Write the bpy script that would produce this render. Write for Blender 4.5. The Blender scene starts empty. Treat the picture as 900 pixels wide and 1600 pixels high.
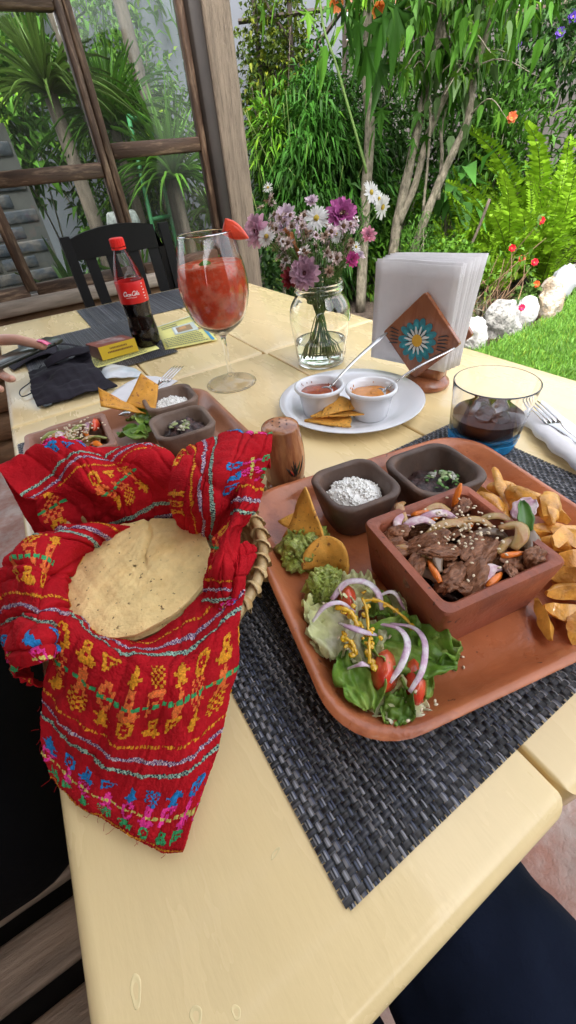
import bpy, math, random
import numpy as np
from mathutils import Matrix, Vector
random.seed(7); RNG = np.random.default_rng(7)
PI = math.pi; R_ = math.radians
scene = bpy.context.scene
COL = scene.collection

# ---------------------------------------------------------------- camera
cam_d = bpy.data.cameras.new('camera'); cam = bpy.data.objects.new('camera', cam_d); COL.objects.link(cam)
# world axes: X towards the garden, Y along the table planks towards the window, Z up; table top at 0.75
Rm = [[0.848372, -0.399794, 0.34703], [-0.522363, -0.525628, 0.671455], [-0.086035, -0.750919, -0.654766]]
cam.matrix_world = Matrix(((Rm[0][0], -Rm[0][1], -Rm[0][2], 0.0),
                           (Rm[1][0], -Rm[1][1], -Rm[1][2], 0.0),
                           (Rm[2][0], -Rm[2][1], -Rm[2][2], 1.05), (0, 0, 0, 1)))
cam_d.sensor_width = 36; cam_d.sensor_fit = 'AUTO'; cam_d.lens = 617 / 1600 * 36
cam_d.clip_start = 0.02; cam_d.clip_end = 400
scene.camera = cam

# ---------------------------------------------------------------- sky, sun, exposure
SUN_EL, SUN_AZ = 58, 235          # azimuth of the sun measured from +X, counter-clockwise
world = bpy.data.worlds.new('World'); scene.world = world; world.use_nodes = True
wn = world.node_tree.nodes; wl = world.node_tree.links
sky = wn.new('ShaderNodeTexSky'); sky.sky_type = 'NISHITA'; sky.sun_disc = False
sky.sun_elevation = R_(SUN_EL); sky.sun_rotation = R_(90 - SUN_AZ)
sky.air_density = 1.0; sky.dust_density = 5.0; sky.ozone_density = 0.6
hs = wn.new('ShaderNodeHueSaturation'); hs.inputs['Saturation'].default_value = .35      # hazy, almost white sky
wl.new(sky.outputs[0], hs.inputs['Color']); wl.new(hs.outputs[0], wn['Background'].inputs[0]); wn['Background'].inputs[1].default_value = 0.15
sun_d = bpy.data.lights.new('sun', 'SUN'); sun = bpy.data.objects.new('sun', sun_d); COL.objects.link(sun)
sun_d.energy = .7; sun_d.angle = R_(14); sun_d.color = (1.0, 0.96, 0.9)
sv = Vector((math.cos(R_(SUN_EL)) * math.cos(R_(SUN_AZ)), math.cos(R_(SUN_EL)) * math.sin(R_(SUN_AZ)), math.sin(R_(SUN_EL))))
sun.rotation_euler = sv.to_track_quat('Z', 'Y').to_euler(); sun.location = sv * 30
scene.view_settings.view_transform = 'Standard'; scene.view_settings.look = 'None'
scene.view_settings.exposure = 2.3; scene.view_settings.gamma = 1.0
scene.render.engine = 'CYCLES'
cy = scene.cycles
cy.max_bounces = 12; cy.transmission_bounces = 10; cy.transparent_max_bounces = 24; cy.diffuse_bounces = 4; cy.glossy_bounces = 4
cy.use_denoising = True; cy.sample_clamp_indirect = 8; cy.blur_glossy = 0.5

# ---------------------------------------------------------------- mesh helpers
ROOT = {}
class MB:
    def __init__(s): s.V = []; s.F = []; s.C = []; s.n = 0; s.UV = None
    def add(s, V, F, col=None):
        V = np.asarray(V, float).reshape(-1, 3)
        if isinstance(F, np.ndarray): F = [F]
        elif len(F) and not isinstance(F[0], np.ndarray):
            by = {}
            for f in F: by.setdefault(len(f), []).append(f)
            F = [np.array(x) for x in by.values()]
        for k in F:
            s.F.append(k + s.n)
            c = np.ones((len(k), 3)) if col is None else (np.tile(np.array(col, float), (len(k), 1)) if np.ndim(col) == 1 else np.asarray(col, float)[:len(k)])
            s.C.append(c)
        s.V.append(V); s.n += len(V); return s
    def mesh(s, name, off=(0, 0, 0), smooth=True):
        m = bpy.data.meshes.new(name)
        V = np.concatenate(s.V) - np.array(off)
        m.vertices.add(len(V)); m.vertices.foreach_set('co', V.astype(np.float32).ravel())
        tot = np.concatenate([np.full(len(f), f.shape[1]) for f in s.F]); idx = np.concatenate([f.ravel() for f in s.F])
        m.loops.add(len(idx)); m.loops.foreach_set('vertex_index', idx.astype(np.int32))
        m.polygons.add(len(tot)); m.polygons.foreach_set('loop_start', (np.cumsum(tot) - tot).astype(np.int32))
        m.polygons.foreach_set('use_smooth', np.full(len(tot), bool(smooth)))
        if s.UV is not None:
            uv = m.uv_layers.new(name='UVMap'); uv.data.foreach_set('uv', np.asarray(s.UV, np.float32).ravel())
        C = np.concatenate(s.C)
        if C.min() < 0.9999 or C.max() > 1.0001:
            a = m.attributes.new('Col', 'FLOAT_COLOR', 'FACE')
            a.data.foreach_set('color', np.c_[C, np.ones(len(C))].astype(np.float32).ravel())
        m.update(calc_edges=True); m.validate(); return m
    def build(s, name, mat, parent=None, smooth=True, loc=None, sharp=None):
        off = (0, 0, 0)
        if parent is not None: off = ROOT.get(parent.name, (0, 0, 0))
        elif loc is not None: off = loc
        m = s.mesh(name, off, smooth)
        if sharp is not None and smooth: m.set_sharp_from_angle(angle=R_(sharp))
        o = bpy.data.objects.new(name, m); COL.objects.link(o)
        m.materials.append(mat)
        if parent is not None: o.parent = parent; ROOT[o.name] = off
        elif loc is not None: o.location = loc; ROOT[o.name] = tuple(loc)
        return o
    # ---- shapes
    def box(s, c, size, rot=None, col=None, bev=0.0):
        hx, hy, hz = [v / 2 for v in size]
        if bev > 0:
            b = min(bev, hx * .9, hy * .9, hz * .9)
            rings = []
            for z, i in ((-hz, b), (-hz + b * .3, b * .3), (-hz + b, 0), (hz - b, 0), (hz - b * .3, b * .3), (hz, b)):
                x, y = hx - i, hy - i
                k = b
                rings.append([(-x + k, -y, z), (x - k, -y, z), (x, -y + k, z), (x, y - k, z), (x - k, y, z), (-x + k, y, z), (-x, y - k, z), (-x, -y + k, z)])
            V = np.array(rings).reshape(-1, 3); n = 8
            F = [(r * n + i, r * n + (i + 1) % n, (r + 1) * n + (i + 1) % n, (r + 1) * n + i) for r in range(5) for i in range(n)]
            F += [tuple(range(n - 1, -1, -1)), tuple(range(5 * n, 6 * n))]
        else:
            V = np.array([(x, y, z) for z in (-hz, hz) for y in (-hy, hy) for x in (-hx, hx)])
            F = [(0, 2, 3, 1), (4, 5, 7, 6), (0, 1, 5, 4), (2, 6, 7, 3), (0, 4, 6, 2), (1, 3, 7, 5)]
        if rot is not None: V = V @ np.array(rot).T
        return s.add(V + np.array(c), F, col)
    def tube(s, pts, rad, seg=8, cap=True, col=None, flat=1.0, up=(0, 0, 1)):
        P = np.asarray(pts, float); n = len(P)
        r = np.full(n, rad) if np.ndim(rad) == 0 else np.asarray(rad, float)
        T = np.gradient(P, axis=0); T /= np.linalg.norm(T, axis=1)[:, None] + 1e-12
        u = np.array(up, float)
        if abs(T[0] @ u) > .95: u = np.array([1., 0, 0])
        V = []
        N = u - T[0] * (u @ T[0])
        for i in range(n):
            N = N - T[i] * (N @ T[i]); N /= np.linalg.norm(N) + 1e-12; B = np.cross(T[i], N)
            a = np.linspace(0, 2 * PI, seg, endpoint=False)
            V.append(P[i] + r[i] * (np.cos(a)[:, None] * B + flat * np.sin(a)[:, None] * N))
        return s.loft(V, cap, col)
    def loft(s, rings, cap=True, col=None, close=True):
        rings = [np.asarray(r, float) for r in rings]; m = len(rings[0]); n = len(rings)
        i = np.arange(m if close else m - 1); F = []
        for k in range(n - 1):
            a = k * m; b = a + m; j = (i + 1) % m
            F.append(np.stack([a + i, a + j, b + j, b + i], 1))
        F = [np.concatenate(F)]
        if cap: F += [np.array([list(range(m - 1, -1, -1))]), np.array([list(range((n - 1) * m, n * m))])]
        return s.add(np.concatenate(rings), F, col)
    def lathe(s, prof, c=(0, 0, 0), seg=32, cap=False, col=None, wob=None):
        a = np.linspace(0, 2 * PI, seg, endpoint=False); rings = []
        for r, z in prof:
            rr = r if wob is None else r * wob(a, z)
            rings.append(np.c_[rr * np.cos(a), rr * np.sin(a), np.full(seg, z)] + np.array(c))
        return s.loft(rings, cap, col)
    def blob(s, c, size, amp=.15, seed=0, nu=12, nv=8, rot=None, col=None, freq=2.2, ridge=0):
        a = np.linspace(0, 2 * PI, nu, endpoint=False); t = np.linspace(0.02, PI - .02, nv)
        A, Tt = np.meshgrid(a, t)
        d = np.stack([np.cos(A) * np.sin(Tt), np.sin(A) * np.sin(Tt), np.cos(Tt)], -1).reshape(-1, 3)
        n = snoise(d * freq, seed)
        if ridge: n = n + ridge * snoise(d * freq * 3.1, seed + 5)
        V = d * (1 + amp * n)[:, None] * np.array(size)
        if rot is not None: V = V @ np.array(rot).T
        V = V.reshape(nv, nu, 3) + np.array(c)
        return s.loft(list(V), True, col)
    def sheet(s, G, thick=0.0, col=None, uv=None):
        """grid of points G[i,j]; optional thickness"""
        G = np.asarray(G, float); n, m = G.shape[:2]
        i, j = np.meshgrid(np.arange(n - 1), np.arange(m - 1), indexing='ij')
        q = np.stack([i * m + j, i * m + j + 1, (i + 1) * m + j + 1, (i + 1) * m + j], -1).reshape(-1, 4)
        if thick == 0:
            s.add(G.reshape(-1, 3), q, col)
        else:
            N = gridnormal(G); A = (G + N * thick / 2).reshape(-1, 3); B = (G - N * thick / 2).reshape(-1, 3); k = n * m
            per = [(0, jj) for jj in range(m)] + [(ii, m - 1) for ii in range(1, n)] + [(n - 1, jj) for jj in range(m - 2, -1, -1)] + [(ii, 0) for ii in range(n - 2, 0, -1)]
            p = np.array([ii * m + jj for ii, jj in per]); pn = np.roll(p, -1)
            side = np.stack([p, p + k, pn + k, pn], 1)
            s.add(np.r_[A, B], np.r_[q, q[:, ::-1] + k, side], col)
        return s

def gridnormal(G):
    du = np.gradient(G, axis=0); dv = np.gradient(G, axis=1); N = np.cross(du, dv)
    return N / (np.linalg.norm(N, axis=-1)[..., None] + 1e-12)
def snoise(P, seed=0):
    """smooth pseudo-noise in about -1..1 from rotated sine products"""
    r = np.random.default_rng(seed + 1000); P = np.asarray(P, float); out = np.zeros(P.shape[:-1])
    for k, w in enumerate((1, .6, .4)):
        for _ in range(2):
            d = r.normal(size=3); d /= np.linalg.norm(d); ph = r.uniform(0, 6.28)
            out += w * .5 * np.sin((P @ d) * 2.2 * (1.9 ** k) + ph)
    return out / 1.2
def rotz(a): c, s = math.cos(a), math.sin(a); return np.array([[c, -s, 0], [s, c, 0], [0, 0, 1.]])
def rotx(a): c, s = math.cos(a), math.sin(a); return np.array([[1., 0, 0], [0, c, -s], [0, s, c]])
def roty(a): c, s = math.cos(a), math.sin(a); return np.array([[c, 0, s], [0, 1., 0], [-s, 0, c]])
def frame(d, up=(0, 0, 1)):
    """rotation whose Z column points along d"""
    d = np.array(d, float); d /= np.linalg.norm(d); u = np.array(up, float)
    if abs(d @ u) > .97: u = np.array([1., 0, 0])
    x = np.cross(u, d); x /= np.linalg.norm(x); return np.stack([x, np.cross(d, x), d], 1)
def randrot(rg): return rotz(rg.uniform(0, 6.28)) @ rotx(rg.uniform(-1, 1)) @ roty(rg.uniform(-1, 1))
def rrect(hx, hy, r, n=6):
    """rounded rectangle ring, counter-clockwise"""
    out = []
    for cx, cy, a0 in ((hx - r, hy - r, 0), (-hx + r, hy - r, PI / 2), (-hx + r, -hy + r, PI), (hx - r, -hy + r, 1.5 * PI)):
        for k in range(n + 1):
            a = a0 + PI / 2 * k / n; out.append((cx + r * math.cos(a), cy + r * math.sin(a)))
    return np.array(out)
def bez(P, n):
    """Catmull-Rom through points"""
    P = np.asarray(P, float); P = np.r_[[2 * P[0] - P[1]], P, [2 * P[-1] - P[-2]]]
    t = np.linspace(0, len(P) - 3 - 1e-9, n); i = t.astype(int); f = (t - i)[:, None]
    a, b, c, d = P[i], P[i + 1], P[i + 2], P[i + 3]
    return .5 * (2 * b + (c - a) * f + (2 * a - 5 * b + 4 * c - d) * f ** 2 + (3 * b - a - 3 * c + d) * f ** 3)
def surf(C, n, m):
    """Catmull-Rom surface through a control grid"""
    C = np.asarray(C, float)
    A = np.stack([bez(C[:, j], n) for j in range(C.shape[1])], 1)
    return np.stack([bez(A[i], m) for i in range(n)], 0)

# ---------------------------------------------------------------- things
def thing(name, label, cat, loc=(0, 0, 0), group=None):
    o = bpy.data.objects.new(name, None); COL.objects.link(o); o.location = loc; o.empty_display_size = .05
    o['label'] = label; o['category'] = cat
    if group: o['group'] = group
    ROOT[o.name] = tuple(loc); return o
def tag(o, label, cat, group=None, kind=None):
    o['label'] = label; o['category'] = cat
    if group: o['group'] = group
    if kind: o['kind'] = kind
    return o
def struct(o): o['kind'] = 'structure'; return o
def inst(src, parent=None, M=None, name=None):
    o = src.copy(); COL.objects.link(o)
    if name: o.name = name
    if parent is not None: o.parent = parent
    if M is not None: o.matrix_basis = M
    return o

# ---------------------------------------------------------------- materials
def srgb(r, g, b):
    f = lambda c: (c / 255 / 12.92) if c <= 10 else ((c / 255 + .055) / 1.055) ** 2.4
    return (f(r), f(g), f(b))
def mat(name, col, rough=.5, var=.15, vs=8, bump=0, bs=60, metal=0, trans=0, ior=1.45, coat=0, spec=.5, attr=False, col2=None, cs=None, c2=(.45, .6), sheen=0, sss=0, bdist=.002, aniso=None, rvar=0, transl=0):
    m = bpy.data.materials.new(name); m.use_nodes = True; nt = m.node_tree; N = nt.nodes; L = nt.links; b = N['Principled BSDF']
    def node(t, **k):
        x = N.new(t)
        for a, v in k.items(): setattr(x, a, v)
        return x
    tc = node('ShaderNodeTexCoord'); mp = node('ShaderNodeMapping'); L.new(tc.outputs['Object'], mp.inputs[0])
    if aniso: mp.inputs['Scale'].default_value = aniso
    oi = node('ShaderNodeObjectInfo'); ad = node('ShaderNodeVectorMath', operation='ADD'); sc_ = node('ShaderNodeMath', operation='MULTIPLY'); sc_.inputs[1].default_value = 31.7
    L.new(oi.outputs['Random'], sc_.inputs[0]); L.new(mp.outputs[0], ad.inputs[0]); L.new(sc_.outputs[0], ad.inputs[1]); vec = ad.outputs[0]
    def noise(s, d=4, r=.6):
        x = node('ShaderNodeTexNoise'); x.inputs['Scale'].default_value = s; x.inputs['Detail'].default_value = d; x.inputs['Roughness'].default_value = r; L.new(vec, x.inputs['Vector']); return x.outputs['Fac']
    def mix(fac, a, c, mode='MIX'):
        x = node('ShaderNodeMix', data_type='RGBA', blend_type=mode)
        for s_, v in ((0, fac), (6, a), (7, c)):
            if hasattr(v, 'is_linked'): L.new(v, x.inputs[s_])
            else: x.inputs[s_].default_value = v if s_ == 0 else (*v[:3], 1)
        return x.outputs[2]
    c = (*col, 1)
    if attr:
        at = node('ShaderNodeAttribute', attribute_name='Col'); base = at.outputs['Color']
        if tuple(col) != (1, 1, 1): base = mix(1.0, base, col, 'MULTIPLY')
    else: base = col
    if col2 is not None:
        ramp = node('ShaderNodeMapRange'); L.new(noise(cs or vs, 6, .65), ramp.inputs[0]); ramp.inputs[1].default_value = c2[0]; ramp.inputs[2].default_value = c2[1]
        base = mix(ramp.outputs[0], base, col2)
    if var:
        rg = node('ShaderNodeMapRange'); L.new(noise(vs), rg.inputs[0]); rg.inputs[1].default_value = .3; rg.inputs[2].default_value = .7
        rg.inputs[3].default_value = 1 - var; rg.inputs[4].default_value = 1 + var
        cb = node('ShaderNodeCombineColor')
        for k in range(3): L.new(rg.outputs[0], cb.inputs[k])
        base = mix(1.0, base, cb.outputs[0], 'MULTIPLY')
    if hasattr(base, 'is_linked'): L.new(base, b.inputs['Base Color'])
    else: b.inputs['Base Color'].default_value = (*base[:3], 1)
    b.inputs['Roughness'].default_value = rough
    if rvar:
        rr = node('ShaderNodeMapRange'); L.new(noise(vs * 2.3), rr.inputs[0]); rr.inputs[1].default_value = .3; rr.inputs[2].default_value = .7
        rr.inputs[3].default_value = max(.02, rough - rvar); rr.inputs[4].default_value = rough + rvar; L.new(rr.outputs[0], b.inputs['Roughness'])
    b.inputs['Metallic'].default_value = metal; b.inputs['Transmission Weight'].default_value = trans; b.inputs['IOR'].default_value = ior
    b.inputs['Coat Weight'].default_value = coat; b.inputs['Coat Roughness'].default_value = .08; b.inputs['Specular IOR Level'].default_value = spec
    b.inputs['Sheen Weight'].default_value = sheen; b.inputs['Subsurface Weight'].default_value = sss
    if sss: b.inputs['Subsurface Radius'].default_value = (.6, .3, .15); b.inputs['Subsurface Scale'].default_value = .006
    if bump:
        bp = node('ShaderNodeBump'); bp.inputs['Strength'].default_value = bump; bp.inputs['Distance'].default_value = bdist
        L.new(noise(bs, 5, .6), bp.inputs['Height']); L.new(bp.outputs[0], b.inputs['Normal'])
    if transl:
        out = N['Material Output']; t = node('ShaderNodeBsdfTranslucent'); mx = node('ShaderNodeMixShader'); mx.inputs[0].default_value = transl
        if hasattr(base, 'is_linked'): L.new(base, t.inputs[0])
        else: t.inputs[0].default_value = (*base[:3], 1)
        L.new(b.outputs[0], mx.inputs[1]); L.new(t.outputs[0], mx.inputs[2]); L.new(mx.outputs[0], out.inputs[0])
    return m
def pane_mat(name, tint=(.93, .97, .95), wav=0.3, scale=3):
    """thin clear sheet: straight-through with Fresnel reflection"""
    m = bpy.data.materials.new(name); m.use_nodes = True; nt = m.node_tree; N = nt.nodes; L = nt.links; N.remove(N['Principled BSDF'])
    t = N.new('ShaderNodeBsdfTransparent'); t.inputs[0].default_value = (*tint, 1); g = N.new('ShaderNodeBsdfGlossy'); g.inputs['Roughness'].default_value = .03
    f = N.new('ShaderNodeFresnel'); f.inputs[0].default_value = 1.35; mx = N.new('ShaderNodeMixShader')
    nz = N.new('ShaderNodeTexNoise'); nz.inputs['Scale'].default_value = scale; nz.inputs['Detail'].default_value = 1; bp = N.new('ShaderNodeBump'); bp.inputs['Strength'].default_value = wav; bp.inputs['Distance'].default_value = .02
    tc = N.new('ShaderNodeTexCoord'); L.new(tc.outputs['Object'], nz.inputs['Vector']); L.new(nz.outputs['Fac'], bp.inputs['Height']); L.new(bp.outputs[0], g.inputs['Normal'])
    d = N.new('ShaderNodeBsdfDiffuse'); d.inputs[0].default_value = (.75, .8, .75, 1); n2 = N.new('ShaderNodeTexNoise'); n2.inputs['Scale'].default_value = 2.3; n2.inputs['Detail'].default_value = 6
    L.new(tc.outputs['Object'], n2.inputs['Vector']); mr = N.new('ShaderNodeMapRange'); mr.inputs[1].default_value = .35; mr.inputs[2].default_value = .8; mr.inputs[3].default_value = .0; mr.inputs[4].default_value = .025 if wav else .0
    L.new(n2.outputs['Fac'], mr.inputs[0]); mx2 = N.new('ShaderNodeMixShader')
    L.new(f.outputs[0], mx.inputs[0]); L.new(t.outputs[0], mx.inputs[1]); L.new(g.outputs[0], mx.inputs[2])
    L.new(mr.outputs[0], mx2.inputs[0]); L.new(mx.outputs[0], mx2.inputs[1]); L.new(d.outputs[0], mx2.inputs[2])
    L.new(mx2.outputs[0], N['Material Output'].inputs[0]); return m
T = 0.75
# ================================================================ setting
def plane(x0, x1, y0, y1, z, nx=1, ny=1, amp=0, f=1.5):
    X, Y = np.meshgrid(np.linspace(x0, x1, nx + 1), np.linspace(y0, y1, ny + 1), indexing='ij')
    Z = np.full_like(X, z)
    if amp: Z = Z + amp * snoise(np.stack([X * f, Y * f, Z], -1), 3)
    return np.stack([X, Y, Z], -1)
soil = mat('soil', (.045, .03, .022), .95, .4, 14, 1, 90, bdist=.02, col2=(.1, .075, .055), cs=60)
M_lawn = mat('lawn', (.07, .16, .02), .8, .35, 5, .6, 120, bdist=.01)
M_conc = mat('red_concrete', (.33, .17, .13), .75, .3, 5, .9, 45, bdist=.01, col2=(.42, .33, .29), cs=9, c2=(.42, .62))
M_wood_dark = mat('dark_weathered_wood', (.06, .032, .018), .65, .45, 6, .7, 40, aniso=(6, 6, .9), bdist=.004, col2=(.24, .16, .1), cs=9, c2=(.5, .7))
M_wood_bar = mat('dark_weathered_rail', (.06, .032, .018), .65, .45, 6, .7, 40, aniso=(.9, 6, 6), bdist=.004, col2=(.24, .16, .1), cs=9, c2=(.5, .7))
M_post = mat('grey_weathered_post', (.2, .155, .115), .85, .3, 5, 1, 40, aniso=(9, 9, .8), bdist=.008, col2=(.1, .075, .055), cs=14, c2=(.5, .7))
M_log = mat('brown_log', (.2, .11, .055), .7, .4, 5, .8, 30, aniso=(.8, 6, 6), bdist=.006, col2=(.09, .05, .028), cs=10, c2=(.5, .7))
M_roof = mat('roof_boards', (.2, .13, .08), .8, .2, 4)
M_added = mat('added_wall', (.16, .12, .08), .85, .15, 2, .3, 30)

g = MB().sheet(plane(-60, 60, -60, 60, -.03)); struct(g.build('ground', soil))
g = MB().sheet(plane(-4, 1.35, -4, 2.42, 0)); struct(g.build('patio_floor', M_conc))
# lawn: a bent sheet whose far edge follows the border stones
lx = np.linspace(1.35, 14, 40); far = np.interp(lx, [1.35, 2.3, 2.8, 3.4, 4.1, 5, 14], [1.72, 1.72, 1.74, 1.78, 2.02, 2.5, 6])
G = np.zeros((13, 40, 3)); G[..., 0] = lx; G[..., 2] = -.004
for k in range(13): G[k, :, 1] = -6 + (far + 6) * k / 12
g = MB().sheet(G)
struct(g.build('lawn', M_lawn))
# grass blades in the part of the lawn the picture shows
M_grass = mat('grass_blades', (1, 1, 1), .6, .2, 3, attr=True, transl=.3)
def blades(n, x0, x1, y0, y1, h, seed):
    r = np.random.default_rng(seed); x = r.uniform(x0, x1, n); y = r.uniform(y0, y1, n)
    f = np.interp(x, [1.35, 2.3, 2.8, 3.4, 4.1, 5, 14], [1.72, 1.72, 1.74, 1.78, 2.02, 2.5, 6]); k = y < f + .03 * r.normal(size=n); x, y = x[k], y[k]; n = len(x)
    a = r.uniform(0, 6.28, n); w = r.uniform(.0015, .0035, n); hh = h * r.uniform(.5, 1.3, n); l = r.uniform(.2, 1.0, n) * hh; b = r.uniform(0, 6.28, n)
    P = np.stack([x, y, np.full(n, -.005)], 1); W = np.stack([np.cos(a) * w, np.sin(a) * w, 0 * a], 1)
    mid = P + np.stack([np.cos(b) * l * .35, np.sin(b) * l * .35, hh * .6], 1); tip = P + np.stack([np.cos(b) * l, np.sin(b) * l, hh], 1)
    V = np.stack([P - W, P + W, mid + W * .8, mid - W * .8, tip], 1).reshape(-1, 3); i = np.arange(n)[:, None] * 5
    c = np.array([.12, .27, .03]) * r.uniform(.6, 1.35, (n, 1)) + np.array([.1, .05, 0]) * (r.uniform(size=(n, 1)) > .9)
    m = MB(); m.add(V, i + np.array([[0, 1, 2, 3]]), c); m.F.append(i + np.array([[3, 2, 4]])); m.C.append(c); return m
g = blades(70000, 1.6, 4.7, .35, 2.1, .035, 1).build('grass', M_grass)
tag(g, 'short bright green grass of the lawn beyond the table', 'grass', kind='stuff')

# unseen roof over the eating place, put in and sized to shade the table
g = MB()
for k in range(14): g.box((-1.35, -2.4 + k * .37, 2.62), (3.6, .35, .03))
for k in range(4): g.box((-3.0 + k * 1.05, 0, 2.54), (.1, 5.2, .12))
struct(g.build('roof', M_roof, smooth=False))
g = MB().box((-3.1, -.2, 1.3), (.12, 5.4, 2.6)); struct(g.build('added_side_wall', M_added, smooth=False))  # unseen side wall, added to darken the left
g = MB().box((-.3, -3.3, 1.3), (5.6, .12, 2.6)); struct(g.build('sky_block_wall', M_added, smooth=False))  # unseen wall, added to keep bright sky out of the pane reflections

# ---------------------------------------------------------------- window wall at Y = 2.3
M_pane = pane_mat('old_window_glass')
def window(name, label, x0, x1, rails, zs, mull=None):
    t = thing(name, label, 'window', ((x0 + x1) / 2, 2.3, .72))
    z0, z1 = zs
    xs = [x0, x1] if mull is None else [x0, mull, x1]
    for x in xs: MB().box((x, 2.3, (z0 + z1) / 2), (.046 if x in (mull, -.44) else .028, .05, z1 - z0), bev=.005).build('stile', M_wood_dark, t)
    for z in [z0] + rails + [z1]:
        for a, b in zip(xs[:-1], xs[1:]):
            MB().box(((a + b) / 2, 2.3, z), (b - a - .03, .044, .05), bev=.006).build('rail', M_wood_bar, t)
    zz = [z0] + rails + [z1]
    for a, b in zip(xs[:-1], xs[1:]):
        for c, d in zip(zz[:-1], zz[1:]):
            MB().box(((a + b) / 2, 2.305, (c + d) / 2), (b - a - .04, .004, d - c - .04)).build('pane', M_pane, t, smooth=False)
    return t
window('timber_window', 'old dark timber window with four dirty panes behind the cola bottle', -.44, .507, [1.11], (.735, 1.56), .04)
window('timber_window', 'taller dark timber window sash beside the grey post', .537, .965, [1.165], (.735, 1.98))
g = MB().box((.522, 2.302, 1.36), (.003, .03, 1.2)).box((-.0, 2.302, 1.68), (1.0, .05, .18), bev=.01)
t = thing('timber_wall', 'low weathered log wall under the windows behind the black chair', 'wall', (.3, 2.3, 0))
g.build('filler_strip', M_wood_dark, t)
MB().box((.27, 2.29, .69), (1.48, .12, .055), bev=.012).build('sill', mat('grey_sill', (.3, .25, .2), .8, .35, 7, .7, 40, aniso=(.8, 6, 6), bdist=.004), t)
for k in range(5):
    zc = .595 - k * .133
    a = np.linspace(-.47, 1.01, 24); r = .066 + .004 * np.sin(a * 5 + k)
    MB().tube(np.c_[a, 2.31 + 0 * a, zc + .004 * np.sin(a * 3 + k)], r, 14, flat=1.0).build('log', M_log, t)
MB().box((1.009, 2.29, 1.0), (.056, .09, 2.0), bev=.005).build('jamb', mat('black_jamb', (.018, .012, .009), .6, .3), t)
t = thing('wooden_post', 'squared grey weathered wooden post beside the window', 'post', (1.1, 2.3, 0))
g = MB()
rings = []
for z in np.linspace(0, 2.56, 40):
    q = rrect(.062, .065, .012, 3); rings.append(np.c_[1.1 + q[:, 0] * (1 + .02 * math.sin(z * 7)) , 2.3 + q[:, 1], np.full(len(q), z)])
g.loft(rings); g.build('timber', M_post, t, sharp=35)
g = MB().box((1.1, 2.3, .03), (.2, .2, .06), bev=.01); g.build('footing', M_conc, t)

# ---------------------------------------------------------------- tables
M_paint = mat('cream_paint', srgb(237, 212, 160), .26, .04, 3, .18, 16, bdist=.003, aniso=(3.2, .8, 3), col2=srgb(233, 208, 152), cs=2.5, c2=(.3, .9), rvar=.1, coat=.35)
M_under = mat('raw_table_wood', (.3, .2, .1), .7, .2)
def table(label, y0, y1, gaps, seed):
    t = thing('table', label, 'table', ((.298), (y0 + y1) / 2, 0), 'square cream tables pushed together')
    r = random.Random(seed); xs = [-.116] + gaps + [.712]
    for i, (a, b) in enumerate(zip(xs[:-1], xs[1:])):
        x0 = a + (.0016 if i else 0); x1 = b - (.0016 if i < len(xs) - 2 else 0)
        # rounded plank: section lofted along Y
        rings = []; rr = [.011 if i == 0 else .003, .011 if i == len(xs) - 2 else .003]
        def sec(ins, y):
            s_ = []
            th = .034; zt = T
            for cx, cz, rad, a0 in ((x1 - rr[1], zt - rr[1], rr[1], 0), (x0 + rr[0], zt - rr[0], rr[0], PI / 2), (x0 + .003, zt - th + .003, .003, PI), (x1 - .003, zt - th + .003, .003, 1.5 * PI)):
                for k in range(6):
                    aa = a0 + PI / 2 * k / 5
                    px, pz = cx + rad * math.cos(aa), cz + rad * math.sin(aa)
                    px = min(max(px, x0 + ins), x1 - ins); pz = min(max(pz, zt - th + ins * .4), zt - ins)
                    s_.append((px, y, pz))
            return s_
        R0 = .012
        for k in range(7): rings.append(sec(R0 * (1 - math.sin(PI / 2 * k / 6)), y0 + R0 * (1 - math.cos(PI / 2 * k / 6))))
        for y in np.linspace(y0 + .05, y1 - .05, 12): rings.append(sec(0, y))
        R1 = .004
        for k in range(5): rings.append(sec(R1 * (1 - math.cos(PI / 2 * k / 4)), y1 - R1 + R1 * math.sin(PI / 2 * k / 4)))
        MB().loft([np.array(q)[::-1] for q in rings]).build('plank', M_paint, t, sharp=50)
    ym = (y0 + y1) / 2
    for x in (-.07, .665):
        MB().box((x, ym, T - .075), (.025, y1 - y0 - .16, .08), bev=.004).build('apron', M_paint, t)
        for y in (y0 + .06, y1 - .06): MB().box((x, y, (T - .036) / 2), (.06, .06, T - .036), bev=.006).build('leg', M_paint, t)
    for y in (y0 + .06, y1 - .06): MB().box((.2975, y, T - .075), (.66, .025, .08), bev=.004).build('apron', M_paint, t)
    return t
table('cream painted plank table nearest the camera, carrying the big clay tray', -.023, .789, [.158, .400], 1)
table('cream painted plank table at the window end, under the bottle and the wine glass', .7915, 1.631, [.152, .396], 2)

# dried paint blisters on the near table
M_chip = mat('paint_blister', srgb(232, 212, 160), .25, .1, 40, coat=.3)
for k, (x, y, a, b, rz) in enumerate([(-.091, .046, .0024, .0058, -.15), (-.068, .023, .0026, .0034, .1), (-.051, .014, .0018, .0026, .2), (-.006, .054, .0034, .0012, .3)]):
    aa = np.linspace(0, 2 * PI, 16, endpoint=False)
    ring = lambda s, z: np.c_[x + (a * s * np.cos(aa) * math.cos(rz) - b * s * np.sin(aa) * math.sin(rz)) * (1 + .15 * np.sin(3 * aa + k)), y + (a * s * np.cos(aa) * math.sin(rz) + b * s * np.sin(aa) * math.cos(rz)), np.full(16, T + z)]
    o = MB().loft([ring(1.15, -.0002), ring(1.06, .00012), ring(.93, .00018), ring(.8, .00012), ring(.3, -.0001)]).build('paint_blister', M_chip, loc=(x, y, T))
    tag(o, ['long blister in the cream paint near the bottom edge, left of two others', 'middle one of three raised paint blisters low on the table', 'small right one of three paint blisters low on the table', 'flat paint blister to the right of the hanging cloth corner'][k], 'paint blister')

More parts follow.
